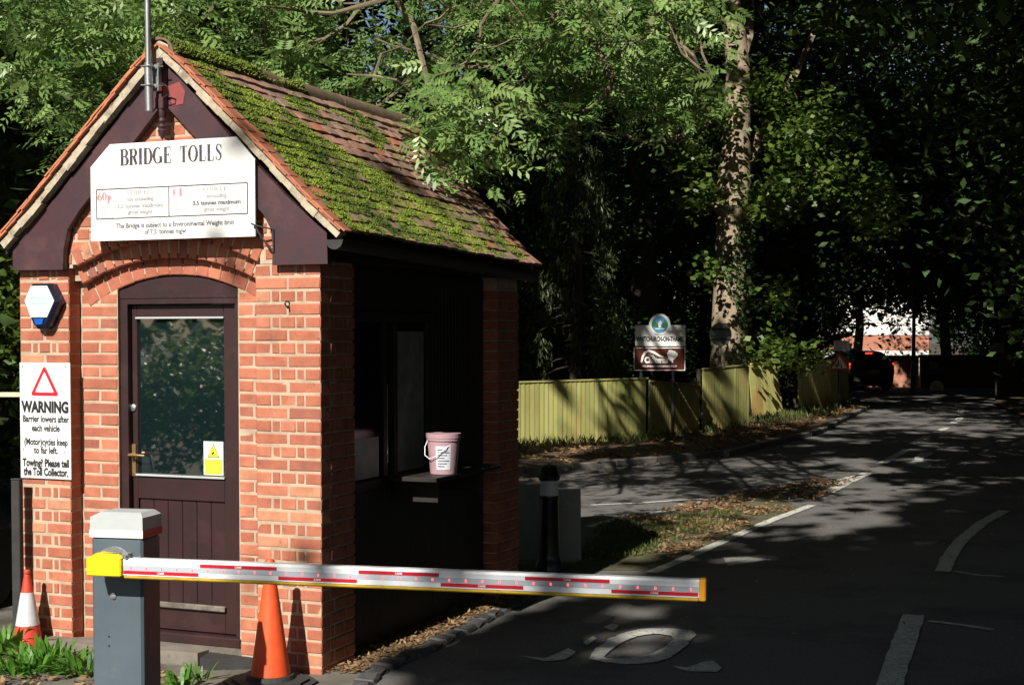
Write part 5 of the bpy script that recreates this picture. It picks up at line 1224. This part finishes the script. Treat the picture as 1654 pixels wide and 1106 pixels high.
for k,(x,y,s) in enumerate(wood):
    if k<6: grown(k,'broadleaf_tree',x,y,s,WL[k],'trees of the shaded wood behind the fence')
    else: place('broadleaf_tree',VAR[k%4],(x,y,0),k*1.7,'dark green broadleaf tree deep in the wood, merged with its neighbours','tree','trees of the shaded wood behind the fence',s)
SL=['hidden by the hut, farthest left','hidden by the hut pier','just right of the hut corner','under the weeping conifer','left of the village sign','directly behind the village sign','right of the village sign','left of the round sign','behind the round sign','at the ivy clad trunk','right of the leaning panel','in the middle of the far run','left of the triangular sign','behind the triangular sign','at the very end of the fence']
for k in range(15):
    t=k/14; p=np.array([f0[0]-.5,f0[1]])*(1-t)+np.array([9.3,43.5])*t; place('shrub',SHR[k%3],(p[0]-.9+rs.uniform(-.4,.2),p[1]+1.7+rs.uniform(0,.8),0),k*2.1,'dark evergreen shrub behind the fence, '+SL[k],'shrub','shrubs behind the fence',rs.uniform(.95,1.5))
HED=[]
for a_,c_ in SHR:
    c2=c_.copy(); c2.materials[0]=MATS['leaf_plane']; HED.append((a_,c2))
# left edge trees
for k,(x,y,s,l) in enumerate(((-8.2,17.5,1.15,'dark leafy tree filling the left edge beyond the hut'),(-6.6,21.5,1.2,'mid green leafy tree behind the hut left gable slope'),(-11.5,15,1.2,'dark tree at the far left, mostly outside the view'))): grown(20+k,'broadleaf_tree',x,y,s,l,None,0,'leaf_plane' if k==1 else 'leaf_dark')
for k,(x,y,s) in enumerate(((-5.8,16.2,1.0),(-6.8,14.8,1.0),(-7.8,13.2,.95),(-8.6,11.4,.8),(-8.9,9.6,.78),(-9.1,7.9,.74),(-9.2,6.2,.72),(-9.3,4.6,.76),(-9.4,3.,.72),(-9.6,1.3,.8),(-9.8,-.6,.8))): place('hedge_shrub',HED[k%3],(x,y,0),k*1.3,'rounded green hedge shrub lining the left lane','shrub','hedge along the left lane',s)
# right hand roadside trees, deep shade
rt=[(10.2,15.5,1.25),(13.2,22,1.3),(16,30,1.35),(19.5,39,1.4),(22.5,48,1.4),(17,18,1.4),(21,27,1.5),(21.5,61,1.2),(26,60,1.5),(8.4,9.0,1.2),(24,36,1.7),(30,48,1.8),(12.5,30,1.15),(18.6,55.6,.62),(19.6,65,1.2)]
FINE=[tree_meshes('fine',11,6.2,3.3,3.3,4.8,120,420,.115,80+i,'bark_dark','leaf_dark',.22,14,sig=.14,shell=.35) for i in range(2)]
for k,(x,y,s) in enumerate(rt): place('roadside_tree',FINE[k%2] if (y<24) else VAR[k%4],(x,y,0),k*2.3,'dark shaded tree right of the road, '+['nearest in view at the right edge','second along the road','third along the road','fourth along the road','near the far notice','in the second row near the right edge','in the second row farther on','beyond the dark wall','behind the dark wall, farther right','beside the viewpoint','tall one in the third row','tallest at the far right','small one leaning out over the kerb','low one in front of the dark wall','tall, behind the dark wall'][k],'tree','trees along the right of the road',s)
for k in range(12):
    y=13+k*3.6; x=np.interp(y,[8,17,24,33,43,52],[4.6,7.9,10.7,13.4,15.8,19.5])+1.1; place('roadside_shrub',SHR[k%3],(x+rs.uniform(0,.6),y,0),k*1.9,'dark shrub on the right bank, number '+['one, nearest us','two','three','four','five','six','seven','eight','nine','ten','eleven','twelve'][k]+' along the kerb','shrub','shrubs on the right hand bank',rs.uniform(1.1,1.5))
# tree arching over the far road with the pale gap under it
TB=D(1386,600,60.5); TB[2]=0; rs=np.random.RandomState(90)
def gapcull(P):
    k=keep_mask(P); Q=P-EY; c=Q[:,1]*cos(PITCH)-Q[:,2]*sin(PITCH); u=Q[:,1]*sin(PITCH)+Q[:,2]*cos(PITCH); px=PCX+FPX*Q[:,0]/c; py=PCY-FPX*u/c
    inside=(px>1392)&(px<1480)&(py>512+8*np.sin(px*.2))&(py<605); return k&~(inside&(NR.rand(len(P))<.96))
ms=tree_meshes('gap',13,7.4,6.,4.5,4.6,190,170,.24,91,'bark','leaf_dark',.22,12,base=TB,cull=gapcull,low=2.4,cen=(2.2,0)); place('lime_tree',ms,TB,0,'slim leaning tree with lit bark right of the triangular sign','tree')
TC=np.array([19.2,50.5,0]); ms=tree_meshes('gap',12,7.2,6.5,4.,4.2,200,170,.24,92,'bark_dark','leaf_dark',.22,12,base=TC,cull=gapcull,low=2.4,cen=(-3,0)); place('lime_tree',ms,TC,0,'dark tree leaning over the bend from the right near the lamp post','tree')
# tall trees behind and beside the viewpoint whose crowns roof the road
OV=[('oak_tree',(-10.5,5.,0),23,14.,8.,8.,5.5,230,'unseen tall oak left of the viewpoint, crown added to screen skylight above the hut',(3.5,1.5),8.5),  # added out of view to cut overhead sky light on the hut
    ('oak_tree',(16.5,48.,0),24,13.,8.,7.,8.,190,'tall oak closing the view above the far bend',(0,0),4.8),
    ('oak_tree',(24.,40.,0),24,14.,8.,7.,9.,150,'tall oak far along the right of the road',(0,0),5.),
    ('oak_tree',(2.,-9.,0),24,13.5,8.5,6.5,8.,300,'tall oak directly behind the viewpoint with a crown over the toll lane',(-2.5,0),5.0),
    ('oak_tree',(8.,-6.,0),24,15.,9.,7.5,9.,230,'tall roadside oak behind the viewpoint on the right',(-2,0),5.2),
    ('oak_tree',(14.,3.,0),25,14.,9.,8.,10.,230,'tall roadside oak right of the viewpoint',(-3,0),4.5),
    ('oak_tree',(5.,-19.,0),27,17.,9.,7.,10.,200,'tall oak standing well behind the viewpoint',(0,0),6.),
    ('oak_tree',(13.,14.,0),24,13.5,8.5,8.,8.,220,'tall oak arching over the road from the right',(-3.5,2),4.9),
    ('oak_tree',(17.,27.,0),24,14.5,8.,8.,8.,200,'tall oak arching over the middle distance of the road',(-4.5,2),6.),
    ('oak_tree',(-6.,24.,0),22,16.,8.,7.,6.,200,'tall oak rising behind the hut above the ash boughs',(1,1),9.0),
    ('oak_tree',(3.2,37.,0),22,15.,8.,6.,6.,180,'tall oak in the wood above the village sign',(0,0),8.5),
    ('oak_tree',(-12.,16.,0),23,14.5,6.5,7.,7.,190,'tall oak on the left beyond the hedge',(0,0),6.)]
for k,(nm,loc,H,cz,rx,ry,rz_,ncl,lb,cen,low) in enumerate(OV):
    near=loc[0]>12; ms=tree_meshes('oak',H,cz,rx,ry,rz_,ncl,480 if near else 170,.17 if near else .38,100+k,'bark_dark','leaf_dark',.42,14,base=np.array(loc),cull=keep_mask,low=low,cen=cen,shell=.25,aspect=.75,sig=.15)
    oe=place(nm,ms,loc,0,lb,'tree')
    if loc[:2]==(2.,-9.):
        rq=np.random.RandomState(71); n=9000; ss=rq.uniform(-4.75,-1.6,n); tt_=rq.uniform(4.72,7.5,n); qq=-(10.2+rq.rand(n)*2.4)+(tt_-6)*.2
        P=ss[:,None]*SU+tt_[:,None]*SV+qq[:,None]*SW
        den=.72+.5*np.sin(ss*2.3+1)*np.cos(tt_*2.9)+.35*np.sin(ss*6+tt_*4)-np.clip((tt_-6.6)*.5,0,1)
        P=P[(den>rq.rand(n)*.8)]; P=P[keep_mask(P)]
        link('shade_bough',npmesh('shade_bough',leaves(P-np.array(loc),.2,.75,.5,.1,rq),4,'leaf_dark',rq.rand(len(P))),oe)  # unseen leaves laid out along the sun rays to shade the near road
        c_=P.mean(0)-np.array(loc); b=MB(); b.tube(bend((0,0,8.5),c_,6,.03,rq),[.12,.11,.09,.07,.05,.03,.015],6)
        for k_ in range(14):
            tb=bend(c_,P[rq.randint(len(P))]-np.array(loc),4,.15,rq)
            if keep_mask(tb+np.array(loc)).all(): b.tube(tb,[.03,.02,.015,.01,.005],5)
        b.build('shade_bough_limb','bark_dark',oe,True)
# low boughs added to shade the near road
n=0
# distant wood closing the view
rs=np.random.RandomState(55); n=26000; a=rs.uniform(0,2*pi,n); r=rs.uniform(84,95,n); z=rs.rand(n)**.8*17; P=np.stack([r*np.cos(a),r*np.sin(a),z],1)
gap=(P[:,1]>0)&(np.abs(P[:,0]/np.maximum(P[:,1],1)-.262)<.035)&(P[:,2]>1.5); P=P[~gap]
sunside=(P@(-SW)/np.linalg.norm(P,axis=1)>.72)&(P[:,2]>9); P=P[~sunside]
o=link('distant_wood',npmesh('distant_wood',leaves(P,1.5,.8,.3,.1,rs),4,'leaf_dark',rs.rand(len(P)))); tag(o,'dark distant wood closing every view between the nearer trees','wood',None,'stuff')

# ------------------------------------------------------------------ fallen branch, weeds, grass, leaf litter
fb=G(1112,705); e=empty('fallen_branch',(fb[0],fb[1],.1),0,'bare fallen branch lying on the verge below the fence','branch')
b=MB(); Q=[D(*q,30.3)-np.array([fb[0],fb[1],.1]) for q in ((1110,666),(1122,680),(1137,694),(1150,692),(1163,689),(1176,700),(1190,712))]; b.tube(Q,[.012,.018,.026,.03,.03,.02,.01],6); b.tube([Q[3],Q[3]+np.array([-.3,-.3,-.1]),Q[3]+np.array([-.6,-.4,-.12])],[.025,.02,.01],6); b.tube([Q[4],Q[4]+np.array([.2,0,.1])],[.02,.005],6); b.build('limb','twig',e,True)
def weed(px,py,Y,n,L,label,seed,spread=.12,cat='plant',name='dandelion_clump'):
    rs=np.random.RandomState(seed); c=D(px,py,Y); c[2]=.02; e=empty(name,c,0,label,cat); V=[];T=[]
    for i in range(n):
        a=rs.rand()*2*pi; o=np.array([cos(a),sin(a),0])*spread*rs.rand()**.5*1.0; o[1]*=.5; el=rs.uniform(.35,1.4); d=np.array([cos(a)*cos(el),sin(a)*cos(el),sin(el)]); l=L*rs.uniform(.6,1.15); s=np.cross(d,[0,0,1.]); s/=np.linalg.norm(s)+1e-6; w_=l*.085; tt=rs.rand()
        p=o.copy(); prev=None; ns=5
        for k in range(ns):
            t=(k+1)/ns; q=p+d*l/ns; d2=d+np.array([0,0,-.38])*t; d2/=np.linalg.norm(d2); ww0=w_*math.sin(pi*min(.97,k/ns*.8+.12)); ww1=w_*math.sin(pi*min(.97,t*.8+.12)) if k<ns-1 else .002
            V.append([p-s*ww0,p+s*ww0,q+s*ww1,q-s*ww1]); T.append(tt); p=q; d=d2
    V=np.array(V).reshape(-1,3); link('leaves',npmesh('leaves',V,4,'leaf_weed',np.array(T)),e)
weed(8,1040,8.9,80,.19,'bright green weed clump at the left corner below the dark car',1,.14)
weed(82,1085,8.55,130,.17,'broad dandelion clump growing in front of the left brick pier',2,.17)
weed(140,1092,8.35,110,.155,'dandelion clump at the foot of the concrete step',3,.15)
weed(48,1098,8.4,110,.16,'low spreading weed clump between the small cone and the dandelions',9,.16)
weed(20,1100,8.3,24,.14,'small weed at the lower left corner of the pavement',4,.12)
weed(292,1098,7.9,44,.15,'leafy weed growing beside the barrier cabinet',5,.07,name='weed')
weed(325,1100,8.2,18,.12,'low sprig of weed under the dark step edge',6,.05,name='weed')
def scatter(name,pts,n,z,size,m,label,cat,asp=.6,up=1.6,lift=.02,seed=0,clump=0.,grass=False):
    rs=np.random.RandomState(seed); P=np.array(pts); mn=P.min(0);mx=P.max(0); out=[]
    Q=rs.rand(n*6,2)*(mx-mn)+mn
    x,y=Q[:,0],Q[:,1]; ins=np.zeros(len(Q),bool); j=len(P)-1
    for i in range(len(P)):
        c_=((P[i,1]>y)!=(P[j,1]>y))&(x<(P[j,0]-P[i,0])*(y-P[i,1])/(P[j,1]-P[i,1]+1e-12)+P[i,0]); ins^=c_; j=i
    Q=Q[ins]
    if clump: Q=Q[(fbm(Q[:,0]*.6,Q[:,1]*.6,seed)+fbm(Q[:,0]*2,Q[:,1]*2,seed+3)*.6)>clump*rs.rand(len(Q))*2-.3]
    Q=Q[:n]; A=np.stack([Q[:,0],Q[:,1],np.full(len(Q),z)+rs.rand(len(Q))*lift],1)
    if grass:
        d=rs.normal(size=(len(A),3))*.4; d[:,2]=1; A[:,2]=z; V=leaves(A,size,asp,0,0,rs,unit(d))
    else: d=rs.normal(size=(len(A),3)); d[:,2]*=.18; V=leaves(A,size,asp,up,0,rs,unit(d))
    o=link(name,npmesh(name,V,4,m,rs.rand(len(A))**1.3)); tag(o,label,cat,None,'stuff')
vl=[xy(780,762),xy(960,756),xy(1180,733),xy(1300,696),xy(1400,659),(9.5,43.5),(9.2,42.5),xy(1290,672),xy(1180,690),xy(1040,708),xy(780,730)]
scatter('leaf_litter',vl,15000,.088,.075,'litter','brown fallen leaves covering the verge below the fence','leaves',seed=1,clump=.5,lift=.04)
scatter('fallen_leaves',[xy(780,785),xy(960,775),xy(1180,745),xy(1320,705),xy(1400,664),xy(1380,668),xy(1180,733),xy(960,757),xy(780,764)],2600,.006,.06,'litter','scattered leaves in the gutter of the left lane','leaves',seed=2,clump=1.1)
scatter('fallen_leaves',[(.5,12.4),xy(1040,920),xy(1180,866),xy(1300,818),xy(1420,755),xy(1240,790),xy(1000,838),(.9,15)],11000,.008,.05,'litter','dry leaves strewn on the triangle between the lanes','leaves',seed=3,clump=.55)
scatter('grass_tufts',[(.5,12.4),xy(1030,900),xy(1180,850),xy(1200,825),xy(1000,842),(.9,15)],5200,.004,.055,'grass','short grass tufts on the triangle between the lanes','grass',asp=.12,seed=4,clump=1.,grass=True)
scatter('verge_grass',[xy(800,740),xy(1000,729),xy(1180,706),xy(1300,686),xy(1372,662),xy(1372,655),xy(1290,672),xy(1180,692),xy(1040,709),xy(800,728)],14000,.085,.16,'grass','grass and nettles along the foot of the fence','grass',asp=.12,seed=5,clump=.9,grass=True)
scatter('hut_side_litter',[tuple(L2W(.0,.05,0)[:2]),tuple(L2W(.2,.1,0)[:2]),tuple(L2W(.14,3.2,0)[:2]),tuple(L2W(-.02,3.2,0)[:2]),tuple(L2W(-.1,2.6,0)[:2]),tuple(L2W(-.1,.45,0)[:2])],2600,.022,.04,'litter','small dry leaves and grass between the hut wall and setts','leaves',asp=.4,seed=6)
scatter('pavement_litter',[(-4.2,8.2),(-2.2,7.6),(-1.4,8.05),tuple(L2W(-.8,-.2,0)[:2]),tuple(L2W(-2.2,-.1,0)[:2]),(-4,9.6)],900,.022,.045,'litter','leaf bits on the pavement around the weeds','leaves',seed=7,clump=1)
scatter('right_litter',[(2.6,8),(5.0,13),(6.6,17.5),(9.2,23.6),(10.2,24),(7.6,16),(5.4,11),(4.2,8)],5000,.064,.055,'litter','fallen leaves along the dark right hand road edge','leaves',seed=8,clump=.6)
scatter('road_debris',[(.3,8.3),(2.5,8.5),(6,17),(9,24),(5,22),(1.2,12)],500,.006,.03,'litter','odd leaf bits scattered on the carriageway','leaves',seed=9)
